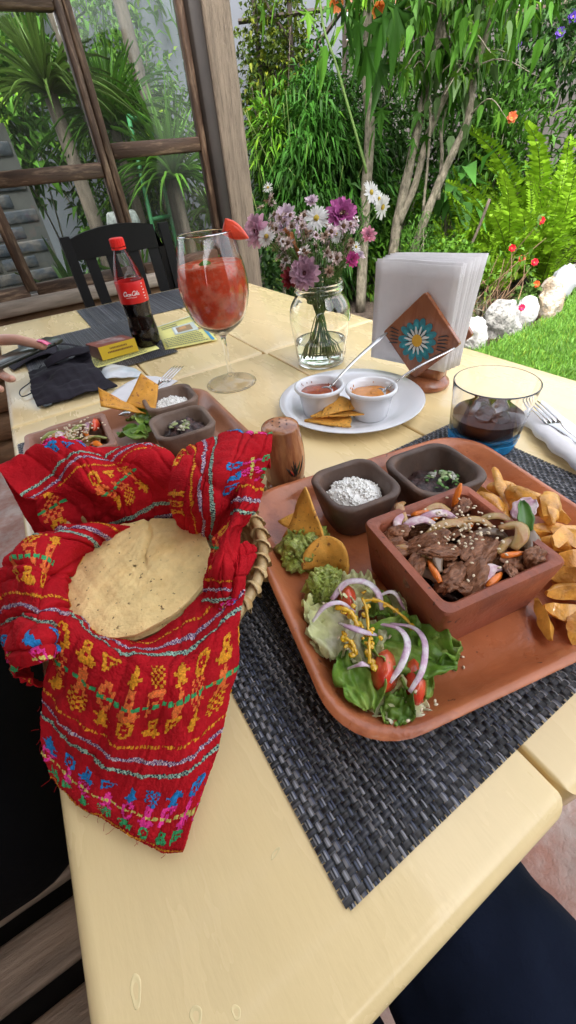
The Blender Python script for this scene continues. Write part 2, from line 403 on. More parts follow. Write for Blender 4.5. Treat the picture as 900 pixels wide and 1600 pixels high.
# ---------------------------------------------------------------- black chair at the far end
M_black = mat('black_chair_paint', (.006, .006, .0065), .45, .2, 8, .15, 60, spec=.2)
t = thing('chair', 'black wooden chair with slatted back at the far table end', 'chair', (.375, 1.75, 0))
for sx, x in ((-1, .196), (1, .553)):
    g = MB(); z = np.array([0, .3, .45, .6, .75, .86, .936]); yy = np.interp(z, [0, .45, .94], [1.86, 1.79, 1.83]) 
    rings = [np.array([(x - .017, y - .014, a), (x + .017, y - .014, a), (x + .017, y + .014, a), (x - .017, y + .014, a)]) for a, y in zip(z, yy)]
    g.loft(rings); g.build('rear_leg', M_black, t, smooth=False)
    MB().box((x, 1.42, .22), (.034, .034, .44), bev=.004).build('front_leg', M_black, t)
xs = np.linspace(.212, .537, 14); top = .928 + .024 * np.sin((xs - .212) / .325 * PI) ** .8
rings = [np.array([(x, 1.812, .865), (x, 1.836, .865), (x, 1.838, zt), (x, 1.814, zt)]) for x, zt in zip(xs, top)]
MB().loft(rings).build('top_rail', M_black, t, sharp=40)
for x in (.257, .332, .415, .492):
    MB().loft([np.array([(x - .019, y - .006, a), (x + .019, y - .006, a), (x + .019, y + .006, a), (x - .019, y + .006, a)]) for a, y in ((.45, 1.79), (.65, 1.8), (.87, 1.824))]).build('slat', M_black, t, smooth=False)
MB().box((.375, 1.6, .455), (.4, .4, .03), bev=.01).build('seat', M_black, t)
MB().box((.375, 1.6, .2), (.36, .02, .03)).build('stretcher', M_black, t, smooth=False)

# ---------------------------------------------------------------- slatted wooden seat at the left and a black bag on it
M_slat = mat('worn_seat_wood', (.24, .17, .12), .6, .35, 6, .6, 40, aniso=(.8, 7, 6), bdist=.003, col2=(.13, .085, .055), cs=9, c2=(.5, .75))
M_gap = mat('gap_shade', (.012, .01, .009), .9, .2, spec=.1)  # near-black standing in for shade in the slat gaps
t = thing('slatted_chair', 'brown slatted wooden seat low beside the table edge', 'chair', (-.36, .3, 0))
for k in range(8):
    MB().box((-.385, .1 + k * .0745, .44), (.5, .053, .022), bev=.004).build('slat', M_slat, t)
MB().box((-.385, .36, .421), (.38, .58, .012)).build('gap_shade_panel', M_gap, t, smooth=False)  # dark sheet added below the slats so their gaps look shaded
for x in (-.6, -.19):
    MB().box((x, .36, .396), (.04, .58, .035), bev=.004).build('rail', M_slat, t)
    for y in (.1, .62): MB().box((x, y, .2), (.045, .045, .4), bev=.004).build('leg', M_slat, t)
M_bag = mat('black_bag_cloth', (.0025, .0025, .003), .85, .3, 9, .5, 120, spec=.1)
a = rrect(.2, .24, .07, 6); rings = []
for k, z in enumerate(np.linspace(0, 1, 14)):
    s = (math.sin(PI * min(1, .12 + z * .88) ** .7)) ** .35 if z < 1 else .3; s = max(.25, s)
    q = a * s; n = 1 + .03 * snoise(np.c_[q * 9, np.full(len(q), z * 3)], 4)
    rings.append(np.c_[-.375 + q[:, 0] * n, .445 + q[:, 1] * n, np.full(len(q), .452 + .21 * z)])
t = thing('bag', 'black cloth bag lying on the slatted seat left of the table', 'bag', (-.375, .445, .451))
MB().loft(rings).build('body', M_bag, t)
MB().tube(bez([(-.3, .26, .6), (-.26, .24, .655), (-.23, .33, .685), (-.24, .5, .685), (-.27, .62, .66), (-.3, .64, .6)], 24), .008, 8, flat=.4).build('strap', M_bag, t)

# ---------------------------------------------------------------- garden walls
M_grey = mat('grey_render', (.1, .089, .086), .9, .12, 2, .4, 30, col2=(.08, .07, .068), cs=1.2)
M_white = mat('whitewash', (.13, .14, .16), .9, .08, 2, .3, 30)
d = np.array([.66, -.75, 0]); c = np.array([5.6, 4.95, 0]); ang = math.atan2(-.75, .66)
t = thing('garden_wall', 'grey rendered garden wall behind the ferns and tree', 'wall', tuple(c))
MB().box(c + [0, 0, 1.05], (9, .2, 2.1), rotz(ang)).build('wall_panel', M_grey, t, smooth=False)
MB().box(c + [0, 0, 2.13], (9.1, .3, .06), rotz(ang), bev=.01).build('coping', mat('coping', (.14, .1, .08), .8), t)
M_beam = mat('dark_beam', (.035, .024, .018), .7, .3, 5)
M_tile = mat('roof_tile', (.2, .085, .05), .8, .35, 6, .4, 40)
t = thing('lean_to_roof', 'dark tiled roof above the grey garden wall', 'roof', tuple(c + [.9, .8, 0]))
nrm = np.array([.75, .66, 0])
for k in range(5): MB().box(c + d * (-4 + 2 * k) + nrm * .2 + [0, 0, 1.15], (.12, .12, 2.3), rotz(ang)).build('post', M_beam, t, smooth=False)
MB().box(c + nrm * .15 + [0, 0, 2.3], (9.2, .14, .16), rotz(ang)).build('beam', M_beam, t, smooth=False)
src = None
for k in range(38):
    p = c + d * (-4.5 + k * .24) + nrm * .9
    if src is None:
        rings = []
        for y in (-1.1, 1.2):
            a = np.linspace(0, PI, 7); o = np.c_[.125 * np.cos(a), np.full(7, y), .07 * np.sin(a)]; i = np.c_[.11 * np.cos(a[::-1]), np.full(7, y), .055 * np.sin(a[::-1])]
            rings.append(np.r_[o, i])
        src = MB().loft(rings).build('roof_tile', M_tile, t); src.matrix_basis = Matrix.Identity(4); src.data.transform(Matrix.Translation(Vector(ROOT[t.name])))
    o = src if k == 0 else inst(src, t)
    o.matrix_basis = Matrix.Translation(Vector(p + [0, 0, 2.62]) - Vector(ROOT[t.name])) @ Matrix.Rotation(ang, 4, 'Z') @ Matrix.Rotation(.28, 4, 'X')
t = thing('white_wall', 'pale whitewashed wall glimpsed between the post and the bamboo', 'wall', (2.0, 5.6, 0))
MB().box((2.2, 5.3, 1.5), (3.2, .18, 3.0), rotz(-.25)).build('wall_panel', M_white, t, smooth=False)
MB().box((2.2, 5.18, .15), (3.2, .05, .3), rotz(-.25)).build('plinth', M_grey, t, smooth=False)
# ================================================================ placemats
def weave_mat_material():
    m = mat('woven_vinyl', (1, 1, 1), .32, 0, attr=True); nt = m.node_tree; N = nt.nodes; L = nt.links; b = N['Principled BSDF']
    uv = N.new('ShaderNodeUVMap'); sp = N.new('ShaderNodeSeparateXYZ'); L.new(uv.outputs[0], sp.inputs[0])
    mu = N.new('ShaderNodeMath'); mu.operation = 'MULTIPLY'; mu.inputs[1].default_value = 4; fl = N.new('ShaderNodeMath'); fl.operation = 'FLOOR'
    L.new(sp.outputs[0], mu.inputs[0]); L.new(mu.outputs[0], fl.inputs[0])
    wn_ = N.new('ShaderNodeTexWhiteNoise'); wn_.noise_dimensions = '1D'; L.new(fl.outputs[0], wn_.inputs['W'])
    cr = N.new('ShaderNodeValToRGB'); e = cr.color_ramp; e.interpolation = 'CONSTANT'
    e.elements[0].color = (.008, .008, .01, 1); e.elements[1].position = .3; e.elements[1].color = (.05, .05, .055, 1)
    for p, c in ((.5, (.2, .19, .18, 1)), (.68, (.11, .125, .17, 1)), (.84, (.36, .36, .37, 1))): x = e.elements.new(p); x.color = c
    L.new(wn_.outputs['Value'], cr.inputs[0])
    at = N.new('ShaderNodeAttribute'); at.attribute_name = 'Col'; mx = N.new('ShaderNodeMix'); mx.data_type = 'RGBA'; mx.blend_type = 'MULTIPLY'; mx.inputs[0].default_value = 1
    L.new(cr.outputs[0], mx.inputs[6]); L.new(at.outputs[0], mx.inputs[7]); L.new(mx.outputs[2], b.inputs['Base Color'])
    fr = N.new('ShaderNodeMath'); fr.operation = 'FRACT'; L.new(mu.outputs[0], fr.inputs[0]); pp = N.new('ShaderNodeMath'); pp.operation = 'PINGPONG'; pp.inputs[1].default_value = .5; L.new(fr.outputs[0], pp.inputs[0])
    bp = N.new('ShaderNodeBump'); bp.inputs['Strength'].default_value = .8; bp.inputs['Distance'].default_value = .0006; L.new(pp.outputs[0], bp.inputs['Height']); L.new(bp.outputs[0], b.inputs['Normal'])
    return m
M_weave = weave_mat_material()
def weave_mesh(W, D, p):
    V = []; UV = []; Q = []; C = []; n0 = 0
    nw, nd = int(W / p), int(D / p)
    for kind, n, m in ((0, nw, nd), (1, nd, nw)):
        i = np.arange(n)[:, None]; k = np.arange(2 * m + 1)[None, :]
        s = (i + .5) * p + 0 * k; t = k * p * .5 + 0 * i
        ph = ((i + (k // 2)) % 2) * 2. - 1
        z = .0011 + np.where(k % 2 == 1, ph, 0) * .00075 * (1 if kind == 0 else -1)
        end = (k == 0) | (k == 2 * m); t = np.where(k == 0, -p * .35, np.where(k == 2 * m, m * p + p * .35, t))
        hw = .43 * p
        for a_, u in ((-1, .02), (0, .5), (1, .98)):
            x = s + a_ * hw; zz = z - (.00025 if a_ else 0)
            P = np.stack([x, t, zz], -1) if kind == 0 else np.stack([t, x, zz], -1)
            V.append(P.reshape(-1, 3)); UV.append(np.stack([i + u + 0 * k + kind * 500, 0 * i + k * .5], -1).reshape(-1, 2))
        L_ = n * (2 * m + 1)
        base = (np.arange(n)[:, None] * (2 * m + 1) + np.arange(2 * m)[None, :]).ravel()
        for a_ in (0, 1):
            b0 = n0 + a_ * L_ + base; b1 = b0 + L_
            q = np.stack([b0, b1, b1 + 1, b0 + 1], 1); Q.append(q); C.append(np.tile([.85, .85, .9] if kind == 0 else [.2, .2, .21], (len(q), 1)))
        n0 += 3 * L_
    mb = MB(); Q = np.concatenate(Q); mb.add(np.concatenate(V), Q, np.concatenate(C)); mb.UV = np.concatenate(UV)[Q.ravel()]
    return mb.mesh('woven_mat')
ME_mat = weave_mesh(.45, .31, .0043); ME_mat.materials.append(M_weave)
def placemat(label, loc, rz, sx=1, sy=1):
    o = bpy.data.objects.new('placemat', ME_mat); COL.objects.link(o); o.location = loc; o.rotation_euler = (0, 0, rz); o.scale = (sx, sy, 1)
    return tag(o, label, 'placemat', 'woven grey placemats')
placemat('dark woven placemat under the big clay tray in front', (.016, .0135, T + .0004), R_(.6))
placemat('grey woven placemat at the table end in front of the black chair', (.128, 1.33, T + .0004), 0, .83, .92)
placemat('grey woven placemat under the yellow flyers and the cola bottle', (-.055, .93, T + .0024), R_(2), .68, 1.3)
placemat('woven placemat under the far tray beside the wine glass foot', (-.1, .405, T + .0004), R_(1), .69, 1.0)

# ================================================================ glass and china
M_glass = mat('clear_glass', (1, 1, 1), .0, 0, trans=1, ior=1.45)
M_thin = pane_mat('thin_clear_plastic', (.97, .98, .98), 0)
M_china = mat('white_china', (.74, .75, .78), .12, .03, 4, coat=.5)
M_steel = mat('cutlery_steel', (.62, .61, .6), .18, .08, 30, metal=1)
M_chip = mat('corn_chip', (.72, .36, .06), .6, .25, 60, .8, 180, bdist=.001, col2=(.42, .17, .03), cs=130, c2=(.62, .72))

# --- cola bottle
BX, BY = .209, 1.04
t = thing('cola_bottle', 'red capped plastic bottle of dark cola with red label', 'bottle', (BX, BY, T + .0045))
Z0 = T + .0046
prof = [(.0, .004), (.012, .003), (.022, .0), (.028, .003), (.0312, .012), (.0322, .028), (.0315, .044), (.0292, .06), (.0282, .07), (.029, .08), (.0308, .092), (.0312, .1), (.0312, .138), (.0306, .142), (.028, .153), (.0235, .168), (.0182, .182), (.0138, .193), (.0126, .199), (.0126, .204)]
flute = lambda a, z: 1 + (.018 * np.sin(a * 10 + z * 40) if .04 < z < .09 else 0 * a) + (.05 * np.cos(a * 5) * (1 - z / .012) if z < .012 else 0 * a)
pp = bez(prof, 60)
MB().lathe(pp, (BX, BY, Z0), 48, wob=flute).build('shell', M_thin, t)
M_cola = mat('cola', (.012, .004, .003), .08, 0, spec=.4)
q = [(max(r - .0009, .0), z) for r, z in pp if .0 < z < .112]
g = MB().lathe(q, (BX, BY, Z0), 40, wob=flute); g.lathe([(q[-1][0], q[-1][1]), (.001, q[-1][1])], (BX, BY, Z0), 40); g.build('cola', M_cola, t)
M_red = mat('red_label', (.62, .012, .012), .35, .05, 10)
lab = MB().lathe([(.0316, .097), (.0318, .0975), (.0318, .1385), (.0316, .139), (.0312, .139), (.0312, .097), (.0316, .097)], (BX, BY, Z0), 48).build('label', M_red, t, sharp=40)
# flowing white script on the label (strokes on the cylinder)
M_ink = mat('white_print', (.8, .8, .8), .4, 0)
S = {'C': [[(.95, .75), (.8, 1.0), (.45, .98), (.12, .6), (.1, .25), (.4, .0), (.75, .08), (1.0, .3)], [(.95, .75), (.78, .72)]],
     'o': [[(.5, .55), (.2, .45), (.12, .15), (.4, 0), (.65, .2), (.62, .45), (.42, .56), (.75, .5)]],
     'c': [[(.7, .45), (.5, .56), (.2, .4), (.15, .12), (.4, 0), (.75, .15)]],
     'a': [[(.65, .5), (.4, .55), (.15, .3), (.2, .02), (.45, .05), (.65, .5), (.62, .1), (.85, .05)]],
     'l': [[(.15, .2), (.45, .8), (.4, 1.05), (.2, .9), (.22, .1), (.5, .05)]],
     '-': [[(.1, .3), (.5, .33)]]}
word = [('C', 1.0, 1.25), ('o', .7, 1), ('c', .7, 1), ('a', .8, 1), ('-', .5, 1), ('C', 1.0, 1.25), ('o', .7, 1), ('l', .5, 1.1), ('a', .8, 1)]
a0 = math.atan2(-BY, -BX)
def on_label(mb, strokes, ang, z, sc, w, shear=.25):
    for st in strokes:
        P = bez(np.array(st), 14 if len(st) > 2 else 4); x = (P[:, 0] + shear * P[:, 1]) * sc; zz = z + P[:, 1] * sc
        an = ang + x / .0319
        mb.tube(np.c_[BX + .03195 * np.cos(an), BY + .03195 * np.sin(an), Z0 + zz], w, 5)
g = MB(); x = -.0185
for ch, wd, sc in word:
    on_label(g, S[ch], a0 - .12 + x / .0319, .1135, .0066 * sc, .00055 if ch != 'C' else .0007); x += wd * .0052
on_label(g, [[(-.2, 0), (1, .12), (2.4, 0), (3.4, .1)]], a0 - .12 - .012 / .0319, .1095, .0066, .00035)
for k, (u, v, w2) in enumerate([(.75, .133, .004), (.72, .127, .003), (.78, .121, .0045), (.76, .115, .0045), (.78, .109, .004), (.8, .104, .003)]):
    on_label(g, [[(0, 0), (.5, 0), (1, 0)]], a0 + u, v, w2, .0008, 0)
g.build('lettering', M_ink, lab)
M_cap = mat('red_cap', (.75, .02, .015), .4, .05)
rib = lambda a, z: 1 + .02 * np.sign(np.sin(a * 40))
MB().lathe([(.0001, .2168), (.0125, .2168), (.0142, .2155)], (BX, BY, Z0), 80).lathe([(.0142, .2155), (.0146, .213), (.0146, .2015)], (BX, BY, Z0), 160, wob=rib).lathe([(.0146, .2015), (.0128, .2012)], (BX, BY, Z0), 80).lathe([(.0148, .2), (.0148, .1965), (.0125, .196)], (BX, BY, Z0), 60).build('cap', M_cap, t, sharp=40)

# --- wine glass with red cocktail
WX, WY = .27, .694
t = thing('wine_glass', 'tall stemmed balloon glass of red cocktail on the table', 'wine glass', (WX, WY, T))
out = [(.001, .0), (.044, .0), (.0455, .0012), (.044, .0028), (.02, .0055), (.0065, .011), (.0042, .02), (.0036, .05), (.0042, .078), (.0075, .088), (.024, .098), (.041, .112), (.052, .134), (.0565, .157), (.0553, .182), (.0495, .208), (.0425, .2345), (.0426, .2351), (.0423, .2354)]
inn = [(.0419, .2354), (.0417, .235), (.0487, .208), (.0545, .182), (.0557, .157), (.0507, .135), (.0397, .1135), (.022, .1005), (.006, .0945), (.0005, .094)]
MB().lathe(bez(out, 50).tolist() + bez(inn, 30).tolist(), (WX, WY, T), 56).build('glass', M_glass, t)
M_drink = mat('red_cocktail', (1.0, .2, .085), .04, .2, 45, .8, 30, bdist=.006, trans=.3, ior=1.2, col2=(1.0, .5, .32), cs=42, c2=(.46, .58), transl=.45)
q = [(.0005, .0946), (.006, .0951), (.0215, .1012), (.0391, .1141), (.05, .1355), (.055, .157), (.0538, .182), (.0512, .1965), (.049, .197), (.0005, .197)]
MB().lathe(bez(q[:8], 30).tolist() + q[8:], (WX, WY, T), 48).build('drink', M_drink, t)
M_ice = mat('red_ice', (1.0, .42, .28), .25, .2, 60, trans=.2, ior=1.2, bump=.5, bs=60)
M_strawb = mat('strawberry_flesh', (.9, .09, .04), .3, .25, 60, .4, 120, coat=.4)
M_orange = mat('orange_peel', (.9, .25, .03), .4, .2, 60)
rg = np.random.default_rng(3)
for k in range(30):
    z = rg.uniform(.118, .194); rmax = np.interp(z, [.118, .15, .19], [.028, .038, .036]); a = rg.uniform(0, 6.28); r = rmax * math.sqrt(rg.uniform(.1, 1))
    m_ = [M_ice, M_ice, M_strawb, M_ice, M_orange][k % 5]
    MB().box((WX + r * math.cos(a), WY + r * math.sin(a), T + z), rg.uniform(.013, .021, 3), randrot(rg), bev=.003).build('ice_cube' if m_ is M_ice else 'fruit_piece', m_, t)
g = MB(); aa = np.linspace(0, 1, 9)
G = np.stack([np.stack([np.array([WX - .022 + .02 * s_, WY - .01 + (w - .5) * .017 * math.sin(PI * min(.98, s_ + .02)) , T + .199 + .004 * math.sin(s_ * 3) - .003 * (w - .5) ** 2 * 40]) for w in np.linspace(0, 1, 5)]) for s_ in aa])
g.sheet(G, .0006); g.build('mint_leaf', mat('mint', (.09, .2, .02), .5, .2), t)
o = MB()
sx = np.array([WX + .034, WY - .024, T + .233]); dv = np.array([.55, -.6, -.1])
rings = []
for k in range(9):
    s = k / 8; w = .0115 * (math.sin(PI * (.3 + .68 * s))) ** .9
    c_ = sx + np.array([math.cos(-.72), math.sin(-.72), 0]) * (s * .036 - .01) + np.array([0, 0, .010 - .018 * s])
    aa = np.linspace(0, 2 * PI, 10, endpoint=False); u = np.array([math.sin(.72), math.cos(.72), 0])
    up = np.array([.35, -.3, .9]); rings.append(c_ + np.outer(np.cos(aa) * w, up) + np.outer(np.sin(aa) * .0026, u))
o.loft(rings); o = o.build('strawberry_slice', M_strawb, loc=tuple(sx)); tag(o, 'red strawberry slice stuck on the wine glass rim', 'strawberry')

# --- jar vase with water
VX, VY = .455, .66
t = thing('glass_jar', 'clear glass jar half full of water holding the bouquet', 'jar', (VX, VY, T))
out = [(.001, .0), (.038, .0), (.045, .003), (.0475, .012), (.0505, .035), (.0555, .07), (.0572, .088), (.0545, .105), (.0465, .118), (.0425, .124), (.042, .128), (.0445, .130), (.0445, .134), (.042, .136), (.0445, .138), (.0445, .141), (.0425, .1435)]
inn = [(.0405, .1435), (.0398, .125), (.044, .1165), (.052, .104), (.0546, .088), (.053, .07), (.048, .035), (.0445, .013), (.041, .008), (.0005, .0075)]
MB().lathe(bez(out, 60).tolist() + bez(inn, 36).tolist(), (VX, VY, T), 56).build('glass', M_glass, t)
M_water = mat('vase_water', (.9, .97, .86), .0, 0, trans=1, ior=1.2)
MB().lathe([(.0005, .0082), (.0405, .0087), (.0438, .0133), (.0455, .022), (.0472, .035), (.0488, .045), (.0482, .0453), (.0005, .0453)], (VX, VY, T), 40).build('water', M_water, t)

# --- plate, ramekins, spoons
PX, PY = .377, .468
t = thing('dinner_plate', 'round white plate carrying two sauce cups and chips', 'plate', (PX, PY, T))
MB().lathe([(.0005, .001), (.06, .001), (.068, .0), (.072, .003), (.088, .008), (.113, .0155), (.1145, .0165), (.113, .0175), (.09, .0115), (.078, .0065), (.073, .0055), (.0005, .0055)], (PX, PY, T), 72).build('dish', M_china, t)
def ramekin(x, y, label, sauce, lbl2):
    t = thing('sauce_cup', label, 'sauce cup', (x, y, T + .0056)); zb = T + .0057
    MB().lathe([(.0005, .0005), (.024, .0), (.026, .002), (.0295, .022), (.0325, .0385), (.0362, .0395), (.0378, .0425), (.0375, .0455), (.0355, .0468), (.0328, .0452), (.0305, .035), (.0265, .008), (.023, .005), (.0005, .005)], (x, y, zb), 48).build('cup', M_china, t)
    g = MB(); a = np.linspace(0, 2 * PI, 32, endpoint=False)
    rr = lambda s, z: np.c_[x + s * np.cos(a), y + s * np.sin(a), zb + z + .0006 * np.sin(5 * a + s * 400)]
    g.loft([rr(.0306, .0335), rr(.0295, .0342), rr(.018, .0348), rr(.008, .0352), rr(.001, .0352)], cap=False)
    rg = np.random.default_rng(int(x * 1000))
    for k in range(14):
        an = rg.uniform(0, 6.28); h = rg.uniform(.034, .043); rad = np.interp(h, [.008, .035, .045], [.0264, .0304, .0326]) - .0005
        g.blob((x + rad * math.cos(an), y + rad * math.sin(an), zb + h), (.0007, .0007, .0012 + .001 * rg.random()), .3, k, 8, 5)
    o = g.build('salsa', sauce, loc=(x, y, zb + .02)); tag(o, lbl2, 'salsa')
ramekin(.322, .474, 'white sauce cup of dark red salsa on the plate', mat('red_salsa', (.3, .05, .012), .25, .3, 120, .3, 200, bdist=.001, coat=.4, col2=(.5, .15, .03), cs=90, c2=(.55, .75)), 'dark red salsa in the sauce cup nearer the wine glass')
ramekin(.374, .417, 'white sauce cup of orange salsa on the plate', mat('orange_salsa', (.58, .22, .03), .25, .2, 120, .3, 200, bdist=.001, coat=.4, col2=(.45, .13, .02), cs=90, c2=(.55, .75)), 'orange salsa in the sauce cup nearer the clay tray')
def spoon(a, b, label):
    a = np.array(a); b = np.array(b); d = b - a; d /= np.linalg.norm(d); sd = np.cross(d, [0, 0, 1.]); sd /= np.linalg.norm(sd); up = np.cross(sd, d)
    t = thing('teaspoon', label, 'spoon', tuple(a)); s = np.linspace(0, 1, 22); L_ = np.linalg.norm(b - a)
    w = np.interp(s, [0, .25, .85, 1], [.0026, .0022, .0045, .003]); arch = .004 * np.sin(s * PI)
    P = a + np.outer(s * L_, d) + np.outer(arch, up)
    rings = [P[k] + np.outer(np.cos(q_) * w[k], sd) + np.outer(np.sin(q_) * .0011, up) for k in range(22) for q_ in [np.linspace(0, 2 * PI, 10, endpoint=False)]]
    MB().loft(rings).build('handle', M_steel, t)
    G = []
    for i in np.linspace(-1, 1, 11):
        row = []
        hw = .0125 * math.sqrt(max(0, 1 - i * i)) * (1 - .15 * i) + .0015
        for j in np.linspace(-1, 1, 7):
            row.append(a - d * (.019 - .02 * -i) * 1.0 + sd * hw * j - up * (.005 * (1 - i * i) * (1 - j * j)))
        G.append(row)
    MB().sheet(np.array(G), .0008).build('bowl', M_steel, t)
spoon((.340, .472, T + .043), (.463, .487, T + .09), 'teaspoon leaning in the dark red salsa cup')
spoon((.394, .410, T + .043), (.494, .3805, T + .085), 'teaspoon leaning in the orange salsa cup towards the napkins')
def chip_sheet(P, bend, seed, n=9, thick=.0022):
    """triangular chip from three corners"""
    A, B, C = [np.array(p, float) for p in P]; G = np.zeros((n, n, 3)); nr = np.cross(B - A, C - A); nr /= np.linalg.norm(nr)
    for i in range(n):
        for j in range(n):
            s = i / (n - 1); w = j / (n - 1); p = A + (B - A) * s * (1 - w) + (C - A) * s * w if s > 0 else A.copy()
            e = 1 + 0.06 * snoise(np.array([s * 3, w * 3, seed]), seed)
            G[i, j] = A + (p - A) * e + nr * bend * (s * (1 - s) * 2 + (w * (1 - w)) * 4 * s - .5)
    G += nr * (.0008 * snoise(G * 160, seed))[..., None]
    G[0] = G[0] + (np.linspace(-1, 1, n)[:, None] * (C - B) * .02)
    return MB().sheet(G, thick)
z = T + .0165
for k, (P, b, lb) in enumerate([(((.278, .452, z - .002), (.355, .445, z), (.318, .393, z - .002)), .004, 'lowest corn chip of the stack on the white plate'),
                              (((.286, .446, z + .004), (.352, .4, z + .004), (.335, .458, z + .007)), -.003, 'middle corn chip of the stack on the white plate'),
                              (((.298, .436, z + .007), (.36, .412, z + .01), (.335, .468, z + .018)), .005, 'top corn chip leaning against the sauce cups')]):
    o = chip_sheet(P, b, k + 3).build('corn_chip', M_chip, loc=P[0]); tag(o, lb, 'chip', 'corn chips on the white plate')

# --- napkin holder
M_hold = mat('varnished_wood', (.34, .12, .05), .25, .25, 6, .2, 60, coat=.5, aniso=(8, 8, 1), col2=(.24, .075, .03), cs=12)
HX, HY = .492, .4455; hd = np.array([.285, -.96, 0]); hd /= np.linalg.norm(hd); hn = np.array([.96, .285, 0]); hn /= np.linalg.norm(hn)   # hn points away from the camera
t = thing('napkin_holder', 'wooden napkin holder with painted blue daisy on diamond panel', 'napkin holder', (HX + .03, HY + .008, T))
def diamond(off, th):
    q = rrect(.0455, .0455, .004, 4) @ np.array([[.7071, .7071], [-.7071, .7071]])
    f = lambda o, s=1: np.array([np.array([HX, HY, .8345]) + hd * a * s + np.array([0, 0, 1]) * b * s + hn * o for a, b in q])
    return MB().loft([f(off + .0008, .985), f(off, 1 - .02), f(off + .001, 1), f(off + th - .001, 1), f(off + th, .98)])
panel = diamond(0, .008).build('front_panel', M_hold, t, sharp=40)
diamond(.044, .008).build('back_panel', M_hold, t, sharp=40)
cx, cy = HX + hn[0] * .03 + hd[0] * .008, HY + hn[1] * .03 + hd[1] * .008
MB().lathe([(.0005, 0), (.034, 0), (.0365, .002), (.0375, .006), (.036, .01), (.033, .0115), (.03, .0165), (.024, .018), (.0005, .018)], (cx, cy, T), 48).build('base', M_hold, t)
MB().box((cx, cy, T + .027), (.03, .055, .022), np.stack([hn, -hd, [0, 0, 1]], 1), bev=.003).build('block', M_hold, t)
# painted daisy: flat petals of paint
def painted(mb, cx_, cz_, P, lift=.0004, col=None):
    mb.add([np.array([HX, HY, .8345]) + hd * (cx_ + a) + np.array([0, 0, 1.]) * (cz_ + b) - hn * lift for a, b in P], [tuple(range(len(P)))], col)
g = MB(); M_acr = mat('acrylic_paint', (1, 1, 1), .35, .12, 60, attr=True, coat=.2)
rg = np.random.default_rng(9)
for ring, (n, r0, r1, w, cl) in enumerate([(14, .008, .0325, .0062, (.02, .2, .24)), (14, .008, .027, .004, (.03, .3, .33)), (14, .007, .022, .0016, (.75, .75, .7)), (14, .007, .017, .0026, (.7, .72, .68)), (14, .006, .02, .0009, (.02, .02, .02))]):
    for k in range(n):
        a = 2 * PI * (k + (.5 if ring == 4 else 0)) / n + rg.uniform(-.05, .05); L1 = r1 * rg.uniform(.92, 1.05)
        pts = [(r0, -w * .35), (r0 + (L1 - r0) * .6, -w * .95), (L1 * .93, -w * .6), (L1, 0), (L1 * .93, w * .6), (r0 + (L1 - r0) * .6, w * .95), (r0, w * .35)]
        painted(g, -.003, -.004, [(p * math.cos(a) - q_ * math.sin(a), p * math.sin(a) + q_ * math.cos(a)) for p, q_ in pts], .0003 + ring * .00015, cl)
painted(g, -.003, -.004, [(.0085 * math.cos(a), .0095 * math.sin(a)) for a in np.linspace(0, 2 * PI, 18, endpoint=False)], .0012, (.75, .4, .02))
for sgn, x0 in ((-1, -.04), (1, .034)):
    for k in range(5):
        zz = -.012 + k * .0045; painted(g, 0, 0, [(x0 + sgn * -.004, zz - .001), (x0 + sgn * .008, zz + sgn * .0 - .0025 + .0012 * k), (x0 + sgn * .013, zz - .002 + .0012 * k), (x0 + sgn * .008, zz - .0005 + .0012 * k), (x0 - sgn * .004, zz + .0006)], .0004, (.012, .012, .012))
g.build('painted_daisy', M_acr, panel, smooth=False)
# napkins: each folded sheet its own thing
M_nap = mat('paper_napkin', (.92, .91, .93), .9, .03, 40, .3, 160, bdist=.0008, transl=.2, spec=.2)
src = []
for k in range(16):
    off = .011 + k * .0018; js, jz, jo = np.random.default_rng(k).uniform(-1, 1, 3); fan = k / 15
    n = 12; G = np.zeros((2, n, 9, 3))
    for sd in (0, 1):
        for i in range(n):
            for j in range(9):
                u = i / (n - 1); v = j / 8
                s_ = -.092 + .135 * u + fan * .012 + .0018 * js
                z_ = .786 + .146 * v + fan * .004 + .0022 * jz * v
                op = (.0003 + .0016 * u) if sd == 0 else -(.0003 + .0002 * u)
                lean = (.019 * fan + .002) * v ** 1.5 * (.3 + u) + .0045 * math.sin(u * 5.5 + .3 + .25 * jo) * v * (1 - .5 * fan) + .0012 * jo * v * u
                G[sd, i, j] = np.array([HX, HY, 0]) + hd * s_ + hn * (off - op * .5 + lean) + np.array([0, 0, z_])
    g = MB().sheet(G[0], .0005).sheet(G[1], .0005)
    o = g.build('paper_napkin', M_nap, loc=(HX + hn[0] * off, HY + hn[1] * off, .786))
    tag(o, 'white folded paper napkin standing in the wooden holder' if k else 'front white paper napkin behind the painted diamond panel', 'napkin', 'napkins in the holder')

# --- tumbler
GX, GY = .44, .27
t = thing('tumbler', 'faceted drinking glass with blue base holding cola and ice', 'glass', (GX, GY, T + .0025)); zb = T + .0026
oct_ = lambda a, z: 1 + (0.055 * np.clip(1 - z / .066, 0, 1)) * (np.abs(np.cos(a * 4)) - .6)
out = [(.0005, .0), (.035, .0), (.0395, .002), (.042, .012), (.0437, .03), (.046, .055), (.0482, .078), (.0488, .0835)]
inn = [(.0478, .0842), (.0468, .078), (.0445, .055), (.0415, .03), (.039, .021), (.032, .016), (.0005, .0155)]
MB().lathe(bez(out, 36).tolist() + bez(inn, 24).tolist(), (GX, GY, zb), 64, wob=oct_).build('glass', M_glass, t)
M_blue = mat('blue_glass', (.04, .45, .95), .05, 0, trans=.5, ior=1.3, coat=.5)
MB().lathe([(.0005, -.0005), (.0355, -.0005), (.0402, .0018), (.0425, .0095), (.0429, .0145), (.0415, .0148), (.0005, .0148)], (GX, GY, zb), 64, wob=oct_).build('blue_base', M_blue, t, sharp=30)
M_cola2 = mat('cola_in_glass', (.04, .009, .004), .05, 0, spec=.3)
